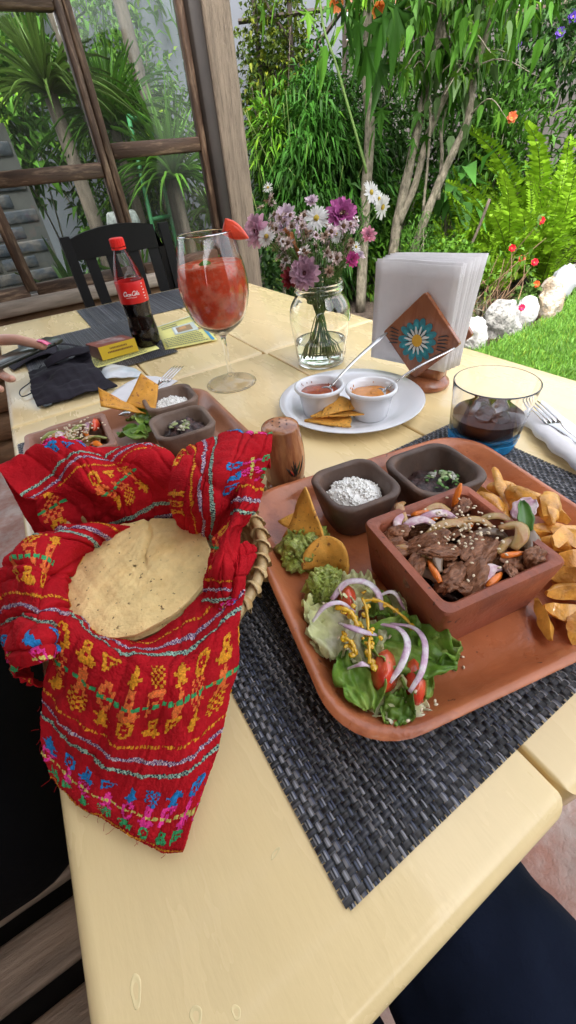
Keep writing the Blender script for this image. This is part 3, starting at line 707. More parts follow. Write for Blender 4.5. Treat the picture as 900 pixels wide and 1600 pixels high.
MB().lathe([(.0005, .0158), (.0318, .0163), (.0385, .0208), (.0411, .03), (.0421, .0365), (.0427, .0415), (.042, .042), (.0005, .042)], (GX, GY, zb), 48, wob=oct_).build('cola', M_cola2, t)
M_clear_ice = mat('ice', (.97, .97, 1), .08, .03, trans=.95, ior=1.25, bump=.5, bs=70)
for k, (dx, dy, dz) in enumerate([(.012, -.006, .046), (-.012, -.004, .046), (.004, .014, .044), (-.004, -.02, .042)]):
    MB().box((GX + dx, GY + dy, zb + dz), (.019, .019, .017), randrot(np.random.default_rng(k + 20)), bev=.004).build('ice_cube', M_clear_ice, t)

# --- salt shaker
SX, SY = .184, .352
t0 = thing('salt_shaker', 'turned wooden salt shaker with painted cactus beside the tray', 'shaker', (SX, SY, T + .003)); zb = T + .003
t = MB().lathe(bez([(.0005, 0), (.023, 0), (.0245, .003), (.024, .007), (.0215, .010), (.0235, .014), (.0258, .032), (.0252, .052), (.0225, .07), (.0215, .0785), (.0195, .0825), (.012, .0845), (.0005, .085)], 48), (SX, SY, zb), 48).build('body', mat('shaker_wood', (.4, .17, .07), .25, .3, 8, coat=.5, aniso=(7, 7, 1), col2=(.25, .085, .035), cs=10), t0)
g = MB()
for k in range(7):
    a = 2 * PI * k / 6; r = .009 if k < 6 else 0
    g.lathe([(.0001, .0856 - (r / .02) ** 2 * .002), (.0011, .0855 - (r / .02) ** 2 * .0022)], (SX + r * math.cos(a), SY + r * math.sin(a), zb), 10)
g.build('hole', mat('hole_black', (.01, .008, .006), .8), t)
g = MB(); a0 = math.atan2(-SY, -SX) + .55
for k in range(11):
    an = a0 + rg.uniform(-.3, .3); z0_ = .024 + .004 * rg.random(); tilt = rg.uniform(-.45, .45); L_ = rg.uniform(.010, .022)
    s = np.linspace(0, 1, 6); aa = an + tilt * s; rad = np.interp(z0_ + L_ * s, [.014, .032, .052, .07], [.0238, .0261, .0256, .0229])
    g.tube(np.c_[SX + rad * np.cos(aa), SY + rad * np.sin(aa), zb + z0_ + L_ * s], np.interp(s, [0, .5, 1], [.0005, .0012, .0002]), 5, col=[(.012, .012, .01), (.02, .06, .015), (.35, .02, .01)][k % 3 if k > 7 else 0])
g.build('painted_cactus', M_acr, t)

# --- wrapped cutlery at the right
t = thing('napkin_roll', 'white paper napkin roll lying beside the placemat at the right', 'napkin', (.51, .2, T))
P = bez([(.535, .262, T + .008), (.51, .222, T + .011), (.487, .18, T + .012), (.47, .13, T + .012), (.455, .06, T + .011)], 26)
MB().tube(P, .017 + .002 * np.sin(np.arange(26) * 1.3), 20, flat=.55).build('roll', M_nap, t)
MB().sheet(np.stack([P + np.array([.012, .006, -.0095]), P + np.array([.05, .03, -.0095]), P + np.array([.085, .05, -.01])], 0) + np.array([0, 0, 0]), .0008).build('flap', M_nap, t)
def fork(a, b, label, tine_end=1):
    a = np.array(a, float); b = np.array(b, float); d = (b - a) / np.linalg.norm(b - a); sd = np.cross(d, [0, 0, 1.]); sd /= np.linalg.norm(sd); up = np.cross(sd, d); L_ = np.linalg.norm(b - a)
    t = thing('fork', label, 'fork', tuple(a))
    s = np.linspace(0, .7, 14); w = np.interp(s, [0, .15, .5, .62, .7], [.009, .006, .0035, .006, .0115])
    q_ = np.linspace(0, 2 * PI, 10, endpoint=False)
    MB().loft([a + d * L_ * x + np.outer(np.cos(q_) * ww, sd) + np.outer(np.sin(q_) * .0012, up) for x, ww in zip(s, w)]).build('handle', M_steel, t)
    for k in range(4):
        o = (k - 1.5) * .0062; x = np.linspace(.68, 1, 6)
        MB().tube([a + d * L_ * v + sd * o + up * .004 * math.sin((v - .68) * 5) for v in x], np.interp(x, [.68, .95, 1], [.0016, .0013, .0005]), 6).build('tine', M_steel, t)
fork((.465, .12, T + .022), (.5415, .275, T + .021), 'steel fork poking out of the napkin roll at the right edge')
fork((.055, .62, T + .035), (.193, .748, T + .034), 'steel fork leaning on the far tray behind the rice bowl')
# ================================================================ clay trays and food
M_terra = mat('terracotta', (.46, .145, .055), .36, .22, 9, .6, 90, bdist=.002, coat=.35, col2=(.27, .07, .03), cs=17, c2=(.5, .68), rvar=.12)
M_terra2 = mat('terracotta_far', (.36, .15, .075), .33, .2, 9, .35, 60, bdist=.002, coat=.25, col2=(.27, .1, .05), cs=14, c2=(.5, .72), rvar=.1)
M_box = mat('red_clay', (.33, .09, .042), .5, .28, 14, .7, 100, bdist=.002, col2=(.17, .05, .032), cs=12, c2=(.48, .7), rvar=.1)
M_box2 = mat('pale_red_clay', (.32, .16, .11), .5, .2, 12, .5, 70, bdist=.002)
M_clay = mat('smoked_clay', (.085, .052, .038), .5, .25, 16, .5, 80, bdist=.002, col2=(.15, .085, .055), cs=20, c2=(.5, .68), rvar=.1)
M_clay2 = mat('brown_clay', (.19, .125, .09), .5, .25, 16, .5, 80, bdist=.002, col2=(.1, .06, .045), cs=18, c2=(.5, .7))
def lrings(cx, cy, rz, prof, r0, n=7, wob=0.0, seed=0):
    out = []; Rz = rotz(rz)
    for hx, hy, z in prof:
        q = rrect(hx, hy, max(.002, min(r0 - ((prof[0][3] if len(prof[0]) > 3 else 0)), hx * .95, hy * .95)), n)
        P = np.c_[q, np.zeros(len(q))] @ Rz.T
        if wob: P *= (1 + wob * snoise(np.c_[q * 14, np.full(len(q), z * 9)], seed))[:, None]
        out.append(P + np.array([cx, cy, z]))
    return out
def tray(cx, cy, rz, hx, hy, label, m_, seed):
    t = thing('clay_tray', label, 'tray', (cx, cy, T + .0025)); z = T + .0026
    pr = [(hx - .032, hy - .032, z), (hx - .024, hy - .024, z + .001), (hx - .012, hy - .012, z + .012), (hx - .002, hy - .002, z + .024), (hx, hy, z + .0265), (hx - .002, hy - .002, z + .0285), (hx - .006, hy - .006, z + .0275), (hx - .014, hy - .014, z + .017), (hx - .022, hy - .022, z + .009), (hx - .032, hy - .032, z + .0068), (hx * .4, hy * .4, z + .0066)]
    g = MB().loft(lrings(cx, cy, rz, pr, .05, 9, .006, seed)); g.build('dish', m_, t, sharp=60)
    return t
TRZ = R_(-11)
tray(.229, .166, TRZ, .153, .141, 'large terracotta tray of food nearest the camera', M_terra, 1)
tray(.05, .531, R_(-2), .143, .14, 'terracotta tray of food across the table behind the basket', M_terra2, 2)
FZ = T + .0095
def square_bowl(name, label, cx, cy, rz, h, ht, hb, m_, wall=.007, rad=.02, z=FZ, fl=.012):
    t = thing(name, label, 'bowl', (cx, cy, z))
    pr = [(hb - .004, hb - .004, z + .0004), (hb, hb, z + .003), (hb + (ht - hb) * .6, hb + (ht - hb) * .6, z + h * .55), (ht, ht, z + h - .003), (ht - .001, ht - .001, z + h - .0008), (ht - wall * .5, ht - wall * .5, z + h), (ht - wall + .001, ht - wall + .001, z + h - .001), (ht - wall, ht - wall, z + h - .004), (hb + (ht - hb) * .5 - wall, hb + (ht - hb) * .5 - wall, z + h * .5), (hb - wall, hb - wall, z + fl), (hb * .3, hb * .3, z + fl - .001)]
    MB().loft(lrings(cx, cy, rz, pr, rad, 7, .008, int(cx * 999))).build('pot', m_, t, sharp=60); return t
BRZ = R_(-9); BC = (.2135, .1285)
def box_bowl(label, cx, cy, rz, hx, hy, h, m_, z=FZ, wall=.0085):
    t = thing('square_clay_pot', label, 'bowl', (cx, cy, z))
    pr = [(hx - .008, hy - .008, z + .0004), (hx - .006, hy - .006, z + .003), (hx, hy, z + h - .002), (hx - .001, hy - .001, z + h), (hx - wall + .002, hy - wall + .002, z + h), (hx - wall, hy - wall, z + h - .002), (hx - wall - .005, hy - wall - .005, z + .012), (hx * .3, hy * .3, z + .0115)]
    MB().loft(lrings(cx, cy, rz, pr, .0065, 4, .004, 3)).build('pot', m_, t, sharp=40); return t
box_bowl('square red clay pot of beef and vegetables on the near tray', *BC, BRZ, .0545, .0535, .058, M_box)
box_bowl('square clay pot of sliced vegetables on the far tray', -.026, .54, R_(-3), .053, .052, .052, M_box2)
square_bowl('rounded_clay_bowl', 'dark clay bowl of white rice on the near tray', .207, .248, R_(-8), .047, .038, .029, M_clay)
square_bowl('rounded_clay_bowl', 'dark clay bowl of black beans on the near tray', .287, .2175, R_(-8), .047, .041, .031, M_clay)
square_bowl('rounded_clay_bowl', 'brown clay bowl of white rice on the far tray', .127, .60, R_(-5), .042, .040, .031, M_clay2)
square_bowl('rounded_clay_bowl', 'brown clay bowl of mashed black beans on the far tray', .113, .503, R_(-5), .044, .041, .031, M_clay2)

# --- rice: heaps of grains
M_rice = mat('rice', (.9, .89, .85), .6, .05, 60, spec=.1)
def rice(cx, cy, z, r, n, label, seed):
    rg = np.random.default_rng(seed); a = rg.uniform(0, 6.28, n); q = r * np.sqrt(rg.random(n)); zz = z + .013 * (1 - (q / r) ** 2) * rg.uniform(.75, 1, n) + .002 * snoise(np.c_[np.cos(a) * q * 200, np.sin(a) * q * 200, 0 * a], seed)
    mb = MB(); t_ = np.array([0, .12, .5, .88, 1]); pr = np.array([.15, .75, 1, .75, .15])
    for k in range(n):
        Rk = randrot(rg); L_ = rg.uniform(.003, .0042); w = .0012
        ring = [np.c_[w * p * np.cos(h), w * p * np.sin(h), np.full(5, (s - .5) * L_ * 1.35)] @ Rk.T + [cx + q[k] * math.cos(a[k]), cy + q[k] * math.sin(a[k]), zz[k]] for s, p in zip(t_, pr) for h in [np.linspace(0, 6.28, 5, endpoint=False)]]
        mb.loft(ring)
    mb.blob((cx, cy, z - .0028), (r * .98, r * .98, .0132), .05, 3, 20, 12)
    o = mb.build('rice', M_rice, loc=(cx, cy, z)); tag(o, label, 'rice', kind='stuff')
rice(.207, .248, FZ + .030, .0275, 520, 'white rice grains heaped in the dark clay bowl', 1)
rice(.127, .60, FZ + .024, .028, 330, 'white rice grains heaped in the far brown bowl', 2)
# --- beans
M_bean = mat('black_bean_mash', (.035, .018, .016), .45, .5, 90, .9, 160, bdist=.003, col2=(.1, .05, .045), cs=120, coat=.2)
def lump(cx, cy, z, r, h, amp, seed, m_, nm, label, cat, fr=5, nu=40, nv=24, ridge=.7, sq=1.0):
    o = MB().blob((cx, cy, z), (r, r * sq, h), amp, seed, nu, nv, freq=fr, ridge=ridge).build(nm, m_, loc=(cx, cy, z)); return tag(o, label, cat)
lump(.287, .2175, FZ + .016, .03, .012, .16, 2, M_bean, 'beans', 'black refried beans in the dark clay bowl', 'beans')
lump(.113, .503, FZ + .02, .03, .02, .2, 5, M_bean, 'beans', 'mashed black beans mounded in the far brown bowl', 'beans')
M_herb = mat('herb_green', (1, 1, 1), .6, .3, 60, attr=True)
def flakes(cx, cy, z, r, n, size, cols, label, seed, nm='chopped_herb', lay=.6, dome=.004):
    rg = np.random.default_rng(seed); mb = MB()
    for k in range(n):
        a = rg.uniform(0, 6.28); q = r * math.sqrt(rg.random()); L_ = size * rg.uniform(.6, 1.6); Rk = rotz(rg.uniform(0, 6.28)) @ rotx(rg.uniform(-lay, lay)) @ roty(rg.uniform(-lay, lay)); w = L_ * .22
        G = np.array([[[-L_ / 2, -w, 0], [-L_ / 2, w, 0]], [[0, -w * 1.3, .0006], [0, w * 1.3, .0006]], [[L_ / 2, -w * .4, 0], [L_ / 2, w * .4, 0]]]) @ Rk.T + [cx + q * math.cos(a), cy + q * math.sin(a), z + dome * (1 - (q / r) ** 2) + .001 * rg.random()]
        mb.sheet(G, .0005, col=np.array(cols[k % len(cols)]) * rg.uniform(.7, 1.2))
    o = mb.build(nm, M_herb, loc=(cx, cy, z)); return tag(o, label, 'herbs', kind='stuff')
flakes(.295, .212, FZ + .030, .017, 46, .006, [(.35, .45, .2), (.12, .26, .06), (.5, .5, .42), (.08, .2, .04)], 'chopped green herb and pale cheese on the beans', 3)
flakes(.106, .492, FZ + .043, .014, 22, .006, [(.3, .35, .14), (.45, .42, .3)], 'pale green onion shreds on the far beans', 4, 'chopped_onion')

# --- beef and vegetables in the near pot
M_beef = mat('beef', (.2, .075, .03), .48, .4, 110, .8, 260, bdist=.002, col2=(.32, .145, .075), cs=90, coat=.22, spec=.3, aniso=(1, 3.2, 1))
meat = [(.187, .167), (.195, .142), (.186, .108), (.221, .12), (.199, .099), (.222, .086), (.247, .085), (.251, .155), (.225, .108), (.198, .128), (.235, .15), (.17, .13), (.215, .105), (.24, .12), (.18, .15), (.2, .115), (.232, .1), (.21, .165), (.24, .168), (.176, .16), (.19, .095), (.21, .13), (.225, .14), (.24, .09)]
MB_z = FZ + .046
lump(BC[0], BC[1], FZ + .022, .041, .02, .12, 8, mat('pan_juices', (.03, .014, .009), .25, .5, 60, .6, 80, coat=.6), 'sauce', 'dark pan juices under the beef in the clay pot', 'sauce', sq=1.0)
rg = np.random.default_rng(12)
for k, (x, y) in enumerate(meat):
    big = k in (2, 3, 4, 1, 9)
    Rk = rotz(rg.uniform(-.6, .6) + (.9 if k in (3, 8) else 0)) @ rotx(rg.uniform(-.55, .55)) @ roty(rg.uniform(-.5, .5))
    sz = np.array([.0145, .0075, .0036]) * (1.2 if big else rg.uniform(.7, 1.0))
    if k == 6: sz = np.array([.0085, .0075, .007])
    zz = MB_z + (.0055 if k < 10 else .001) + rg.uniform(-.002, .003)
    o = MB().blob((x, y, zz), sz, .26, k + 30, 40, 26, Rk, freq=2.2, ridge=.32).build('beef_strip', M_beef, loc=(x, y, zz))
    tag(o, 'browned strip of beef in the square red clay pot', 'beef', 'beef strips in the near clay pot')
M_onion = mat('fried_onion', (.6, .4, .15), .25, .35, 60, .3, 80, coat=.5, col2=(.42, .2, .08), cs=60, transl=.2)
M_ronion = mat('red_onion', (.5, .26, .33), .3, .25, 30, .2, 80, coat=.3, col2=(.7, .6, .58), cs=60, c2=(.45, .6))
M_carrot = mat('carrot', (.8, .2, .02), .35, .15, 60, .3, 90, coat=.3)
M_pep = mat('green_leaf_veg', (.06, .16, .02), .4, .3, 40, coat=.3)
M_dkon = mat('charred_onion', (.2, .13, .08), .3, .4, 40, coat=.4)
def ribbon(P, w, th, m_, nm, lab, cat, grp=None, tilt=0.0, n=16):
    P = bez(P, n); s = np.linspace(0, 1, n); ww = w * (.35 + .65 * np.sin(PI * np.clip(s, .04, .96)) ** .6)
    Tn = np.gradient(P, axis=0); sd = np.cross(Tn, [math.sin(tilt), 0, math.cos(tilt)]); sd /= np.linalg.norm(sd, axis=1)[:, None] + 1e-9
    nn = np.cross(sd, Tn); nn /= np.linalg.norm(nn, axis=1)[:, None] + 1e-9
    G = np.stack([P + sd * (j * ww / 2)[:, None] + nn * (w * .12 * (1 - j * j)) for j in np.linspace(-1, 1, 5)], 1)
    o = MB().sheet(G, th).build(nm, m_, loc=tuple(P[0])); return tag(o, lab, cat, grp)
ons = [((.208, .179), .9, .030), ((.221, .156), -.6, .034), ((.236, .134), -.7, .036), ((.24, .118), -.8, .03), ((.172, .136), -1.35, .045), ((.209, .09), .2, .025), ((.219, .141), -.5, .035), ((.165, .118), -1.2, .03), ((.228, .165), -.4, .03), ((.205, .16), -.5, .03), ((.255, .125), -.9, .026), ((.19, .12), .5, .02), ((.245, .1), -.3, .028), ((.2, .172), .3, .024)]
for k, ((x, y), a, L_) in enumerate(ons):
    d = np.array([math.cos(a), math.sin(a), 0]); z = MB_z + (.0075 if k not in (4, 7) else -.0025) + rg.uniform(-.001, .003); c_ = np.array([x, y, z]); sd = np.array([-d[1], d[0], 0])
    if k in (4, 7): c_ = c_ + np.array([.008, .004, .002])
    ribbon([c_ - d * L_ * .5 - [0, 0, .003], c_ - d * L_ * .2 + sd * .004 + [0, 0, .001], c_ + d * L_ * .2 + sd * .005 + [0, 0, .002], c_ + d * L_ * .5 - [0, 0, .002]], rg.uniform(.006, .0095), .0012,
           [M_onion, M_ronion, M_onion, M_dkon][k % 4], 'onion_strip', ['soft yellow fried onion strip in the near clay pot', 'purple edged fried onion strip in the near clay pot', 'soft yellow fried onion strip in the near clay pot', 'brown charred onion strip in the near clay pot'][k % 4], 'onion', ['yellow onion strips in the pot', 'purple onion strips in the pot', 'yellow onion strips in the pot', 'charred onion strips in the pot'][k % 4], tilt=rg.uniform(-.6, .6))
for k, ((x, y), a, up, L_) in enumerate([((.252, .163), .4, 1.15, .022), ((.237, .096), -.5, .1, .017), ((.224, .159), -.2, .1, .018), ((.24, .137), .3, .15, .018), ((.258, .094), 1.0, .1, .014), ((.217, .171), -.4, .1, .016), ((.178, .118), 1.2, .1, .02), ((.206, .088), .1, .05, .018)]):
    d = np.array([math.cos(a) * math.cos(up), math.sin(a) * math.cos(up), math.sin(up)]); c_ = np.array([x, y, MB_z + .008 + (.008 if up > 1 else 0)])
    o = MB().tube([c_ - d * L_ / 2, c_ - d * L_ * .2, c_ + d * L_ * .25, c_ + d * L_ / 2], [.0018, .0029, .0026, .0012], 6, flat=.8).build('carrot_stick', M_carrot, loc=tuple(c_))
    tag(o, 'upright orange carrot stick by the far wall of the pot' if up > 1 else 'orange carrot stick among the beef in the near pot', 'carrot', None if up > 1 else 'carrot sticks in the pot')
def leafsheet(base, tip, w, curl, m_, nm, lab, cat, grp=None, seed=0, ruff=.0, n=14, m=9, th=.0006, up=(0, 0, 1), arch=.3):
    base = np.array(base, float); tip = np.array(tip, float); d = tip - base; L_ = np.linalg.norm(d); d /= L_; sd = np.cross(d, up); sd /= np.linalg.norm(sd); nn = np.cross(sd, d)
    G = np.zeros((n, m, 3))
    for i in range(n):
        s = i / (n - 1); hw = w / 2 * (math.sin(PI * min(.97, .06 + s * .93)) ** .6)
        for j in range(m):
            v = -1 + 2 * j / (m - 1)
            edge = ruff * (abs(v) ** 2) * snoise(np.array([s * 9, v * 2.2, seed]), seed) + ruff * .4 * snoise(np.array([s * 5, v * 5., seed + 3.]), seed)
            G[i, j] = base + d * L_ * s + sd * hw * v * (1 + .1 * math.sin(s * 17 + seed)) + nn * (curl * v * v * w + arch * L_ * s * (1 - s) + edge)
    o = MB().sheet(G, th).build(nm, m_, loc=tuple(base)); return tag(o, lab, cat, grp)
leafsheet((.262, .102, MB_z + .008), (.277, .122, MB_z + .024), .012, .2, M_pep, 'green_leaf', 'bright green leaf tip standing in the near clay pot', 'leaf')
leafsheet((.25, .092, MB_z + .008), (.266, .1, MB_z + .014), .017, -.3, M_dkon, 'mushroom_slice', 'dark glossy mushroom slice at the pot corner', 'mushroom')
ribbon([(.249, .118, MB_z + .012), (.257, .108, MB_z + .018), (.25, .1, MB_z + .016), (.24, .098, MB_z + .01)], .01, .0015, M_onion, 'onion_curl', 'curled pale onion piece at the pot edge by the fries', 'onion')
leafsheet((.272, .118, MB_z + .008), (.293, .12, MB_z + .018), .018, .15, M_ronion, 'onion_petal', 'pink onion petal lying over the pot rim', 'onion')
M_seed = mat('sesame', (.72, .6, .42), .4, .15, 200)
def seeds(pts, label, s=1.0):
    mb = MB()
    for p in pts: mb.blob(p, (.0016 * s, .0010 * s, .0007 * s), .05, 1, 7, 5, rotz(rg.uniform(0, 6.28)) @ rotx(rg.uniform(-.4, .4)))
    o = mb.build('sesame_seeds', M_seed); return tag(o, label, 'seeds', kind='stuff')
pts = [(x, y, MB_z + .0125 + rg.uniform(-.001, .0025)) for x, y in zip(rg.normal(.225, .017, 120), rg.normal(.13, .018, 120)) if abs(x - .215) < .042 and abs(y - .13) < .042]
seeds(pts, 'sesame seeds sprinkled over the beef and onions')
pts = [(x, y, FZ + .0012) for x, y in [(.163, .078), (.159, .07), (.166, .068), (.15, .06), (.172, .074)]] + [(x, y, FZ + .02 + rg.uniform(0, .004)) for x, y in zip(rg.normal(.117, .012, 24), rg.normal(.105, .03, 24))]
seeds(pts, 'sesame seeds scattered on the salad and the tray', 1.0)

# --- fries
M_fry = mat('fried_potato', (.74, .36, .06), .32, .25, 60, .8, 160, bdist=.002, coat=.45, col2=(.46, .15, .02), cs=45, c2=(.5, .72))
fr = [[(.366, .198), (.325, .152)], [(.338, .197), (.335, .169)], [(.318, .18), (.314, .155)], [(.328, .173), (.31, .141)], [(.349, .165), (.316, .129)], [(.292, .124), (.316, .106)], [(.336, .136), (.345, .11)], [(.312, .121), (.335, .1)], [(.305, .102), (.324, .086)], [(.298, .083), (.315, .076)], [(.28, .082), (.296, .066)], [(.268, .066), (.286, .056)], [(.25, .068), (.234, .05)], [(.258, .047), (.238, .031)], [(.258, .058), (.27, .046)], [(.288, .071), (.308, .066)], [(.3, .1), (.312, .085)], [(.34, .112), (.347, .092)], [(.342, .15), (.352, .12)], [(.33, .095), (.335, .07)], [(.31, .06), (.325, .045)], [(.28, .045), (.3, .032)], [(.345, .185), (.355, .16)], [(.325, .115), (.338, .13)], [(.3, .09), (.33, .092)], [(.318, .1), (.322, .075)], [(.335, .16), (.34, .13)], [(.3, .072), (.285, .055)], [(.33, .12), (.345, .128)]]
def potato(a, b, w, roll, seed):
    """wedge: rounded skin side and two flat cut faces"""
    n = 15; P = bez([a, (a + b) / 2 + np.array([rg.uniform(-.002, .002), rg.uniform(-.002, .002), .001]), b], n); rings = []
    for k in range(n):
        s_ = k / (n - 1); q = max(.14, math.sin(PI * (.03 + .94 * s_))) ** .55; Tn = P[min(k + 1, n - 1)] - P[max(k - 1, 0)]; F_ = frame(Tn); 
        aa = np.r_[np.linspace(-1.0, 1.0, 7), [PI]] ; rr = np.r_[np.full(7, 1.0), [.55]]
        x = w * q * rr * np.cos(aa + roll) * (1 + .1 * np.sin(k * .9 + seed)); y = w * q * rr * np.sin(aa + roll)
        rings.append(P[k] + np.outer(x, F_[:, 0]) + np.outer(y, F_[:, 1]))
    g = MB().loft(rings); V = g.V[0]; V += .0006 * np.stack([snoise(V * 240, seed), snoise(V * 240, seed + 1), snoise(V * 240, seed + 2)], 1); return g
for k, (a, b) in enumerate(fr):
    z = FZ + .0085 + (.011 if k in (4, 5, 6, 7, 8, 9, 10, 16) else .02 if k > 22 else 0) + (.006 if k in (0, 2) else 0)
    a = np.array([*a, z + rg.uniform(-.001, .004)]); b = np.array([*b, z + rg.uniform(-.001, .003)]); c_ = (a + b) / 2; d = b - a; L_ = np.linalg.norm(d); a = c_ - d * .62 * max(1, .03 / L_); b = c_ + d * .62 * max(1, .03 / L_)
    o = potato(a, b, rg.uniform(.0085, .0115) if k not in (0, 12) else .0065, rg.uniform(0, 6.28), k).build('potato_wedge', M_fry, loc=tuple(a), sharp=38)
    tag(o, 'golden fried potato wedge in the heap on the near tray', 'fried potato', 'fried potato wedges on the near tray')

# --- guacamole, chips, salad
M_guac = mat('guacamole', (.27, .34, .05), .35, .45, 110, 1, 220, bdist=.003, coat=.3, col2=(.52, .57, .18), cs=150, c2=(.5, .66))
def guac(cx, cy, r, h, seed, label):
    mb = MB(); mb.blob((cx, cy, FZ + h * .35), (r, r * .9, h * .8), .22, seed, 44, 26, freq=3.5, ridge=.7)
    g2 = np.random.default_rng(seed)
    for k in range(70):
        a = g2.uniform(0, 6.28); e = g2.uniform(.1, 1.3); p = np.array([cx + r * .98 * math.cos(a) * math.cos(e), cy + r * .88 * math.sin(a) * math.cos(e), FZ + h * .35 + h * .8 * math.sin(e)])
        mb.blob(p, (g2.uniform(.0015, .0045), g2.uniform(.001, .002), .0014), .3, k, 7, 5, randrot(g2))
    o = mb.build('guacamole', M_guac, loc=(cx, cy, FZ)); tag(o, label, 'guacamole')
guac(.136, .232, .027, .022, 3, 'dark mound of guacamole beside the rice bowl')
guac(.122, .181, .018, .024, 4, 'bright mound of guacamole in front of the round chip')
def round_chip(c, n_, up_, r0, r1, label, seed, cut=None):
    c = np.array(c); n_ = np.array(n_, float) / np.linalg.norm(n_); u = np.array(up_, float); u -= n_ * (u @ n_); u /= np.linalg.norm(u); v = np.cross(n_, u); G = []
    for i in np.linspace(0, 1, 11):
        row = []
        for j in np.linspace(-1, 1, 17):
            w = r0 * math.sin(PI / 2 * (1 - abs(j) ** 2.2) + .05); hgt = r1 * i * (1 - .55 * abs(j) ** 3)
            p = c + v * j * r0 + u * hgt + n_ * (.010 * j * j - .006 * i * i)
            row.append(p + n_ * .0007 * snoise(np.array([i * 5, j * 5, seed]), seed))
        G.append(row)
    o = MB().sheet(np.array(G), .002).build('corn_chip', M_chip, loc=tuple(c)); tag(o, label, 'chip')
round_chip((.137, .199, FZ + .006), (-.8, -.5, .25), (.1, .1, 1), .022, .033, 'rounded corn chip standing in the bright guacamole', 2)
o = chip_sheet(((.146, .206, FZ + .012), (.124, .258, FZ + .012), (.1545, .255, FZ + .062)), .004, 5, 11).build('corn_chip', M_chip, loc=(.146, .206, FZ)); tag(o, 'tall pointed corn chip standing in the dark guacamole', 'chip')
o = chip_sheet(((.15, .262, FZ + .03), (.128, .27, FZ + .022), (.135, .24, FZ + .012)), .002, 6).build('corn_chip', M_chip, loc=(.15, .262, FZ)); tag(o, 'small corn chip half hidden behind the tall pointed one', 'chip')
M_lett = mat('lettuce_green', (.16, .32, .035), .35, .4, 30, .7, 60, bdist=.004, col2=(.42, .52, .12), cs=22, c2=(.45, .65), coat=.15, transl=.25)
M_lettp = mat('lettuce_pale', (.74, .76, .38), .4, .25, 30, .6, 60, bdist=.004, col2=(.93, .9, .68), cs=22, transl=.25)
lz = FZ + .004
for a in [((.128, .168, lz + .016), (.145, .142, lz + .02), .034, M_lettp, 'pale ribbed lettuce piece beside the bright guacamole'),
          ((.148, .152, lz + .006), (.15, .115, lz + .012), .03, M_lettp, 'curled lettuce piece against the near clay pot'),
          ((.14, .148, lz + .012), (.142, .12, lz + .016), .022, M_lett, 'small dark green lettuce scrap by the pot corner'),
          ((.108, .162, lz + .01), (.088, .118, lz + .012), .035, M_lettp, 'frilly white lettuce leaf hanging towards the tray rim'),
          ((.1, .15, lz + .002), (.084, .128, lz + .006), .03, M_lettp, 'crumpled white lettuce under the purple onion ring'),
          ((.116, .122, lz + .016), (.151, .066, lz + .016), .046, M_lett, 'broad green lettuce leaf nearest the clay pot corner'),
          ((.102, .118, lz + .012), (.083, .078, lz + .014), .036, M_lett, 'bright green lettuce leaf folded over the tray rim'),
          ((.088, .088, lz + .004), (.118, .054, lz + .005), .03, M_lettp, 'pale frilly lettuce rib at the bottom of the salad'),
          ((.14, .088, lz + .012), (.163, .072, lz + .02), .02, M_lett, 'small bright lettuce tip below the pot corner'),
          ((.105, .11, lz), (.13, .082, lz + .004), .05, M_lett, 'flat lettuce leaf under the tomato wedges'),
          ((.126, .135, lz + .01), (.1, .1, lz + .016), .03, M_lettp, 'pale lettuce strip under the yellow dressing'),
          ((.14, .11, lz + .006), (.118, .064, lz + .008), .034, M_lett, 'dark lettuce fold beneath the curved onion strips'),
          ((.112, .175, lz + .004), (.094, .152, lz + .008), .028, M_lettp, 'small pale lettuce frill below the bright guacamole'),
          ((.096, .078, lz + .008), (.104, .058, lz + .012), .026, M_lett, 'ruffled green lettuce tip at the lowest salad corner')]:
    leafsheet(a[0], a[1], a[2], .12, a[3], 'lettuce_leaf', a[4], 'lettuce', 'salad on the near tray', seed=len(a[4]), ruff=.0085, n=30, m=21, arch=.2)
M_tom = mat('tomato', (.72, .05, .025), .22, .2, 40, .2, 60, coat=.6, col2=(.7, .14, .05), cs=30)
def wedge(c, d, L_, h, label):
    c = np.array(c); d = np.array([math.cos(d), math.sin(d), 0]); s = np.cross([0, 0, 1], d); rings = []
    for k in np.linspace(-1, 1, 13):
        q = math.sqrt(max(.02, 1 - k * k)); p = c + d * k * L_ / 2
        rings.append(np.array([p + s * h * .55 * q, p + s * h * .3 * q + [0, 0, h * .6 * q], p + [0, 0, h * .9 * q], p - s * h * .3 * q + [0, 0, h * .6 * q], p - s * h * .5 * q, p - [0, 0, h * .2 * q]]))
    o = MB().loft(rings).build('tomato_wedge', M_tom, loc=tuple(c)); tag(o, label, 'tomato', 'tomato wedges in the salad')
wedge((.125, .153, lz + .014), .9, .026, .017, 'tomato wedge under the upper purple onion ring')
wedge((.109, .092, lz + .014), .75, .03, .02, 'tomato wedge in the middle of the lower salad')
wedge((.123, .077, lz + .009), .9, .032, .018, 'tomato wedge at the salad edge towards the open tray')
M_po = mat('purple_onion', (.66, .42, .58), .22, .2, 40, .2, 60, coat=.5, col2=(.9, .84, .86), cs=70, c2=(.42, .58), transl=.15)
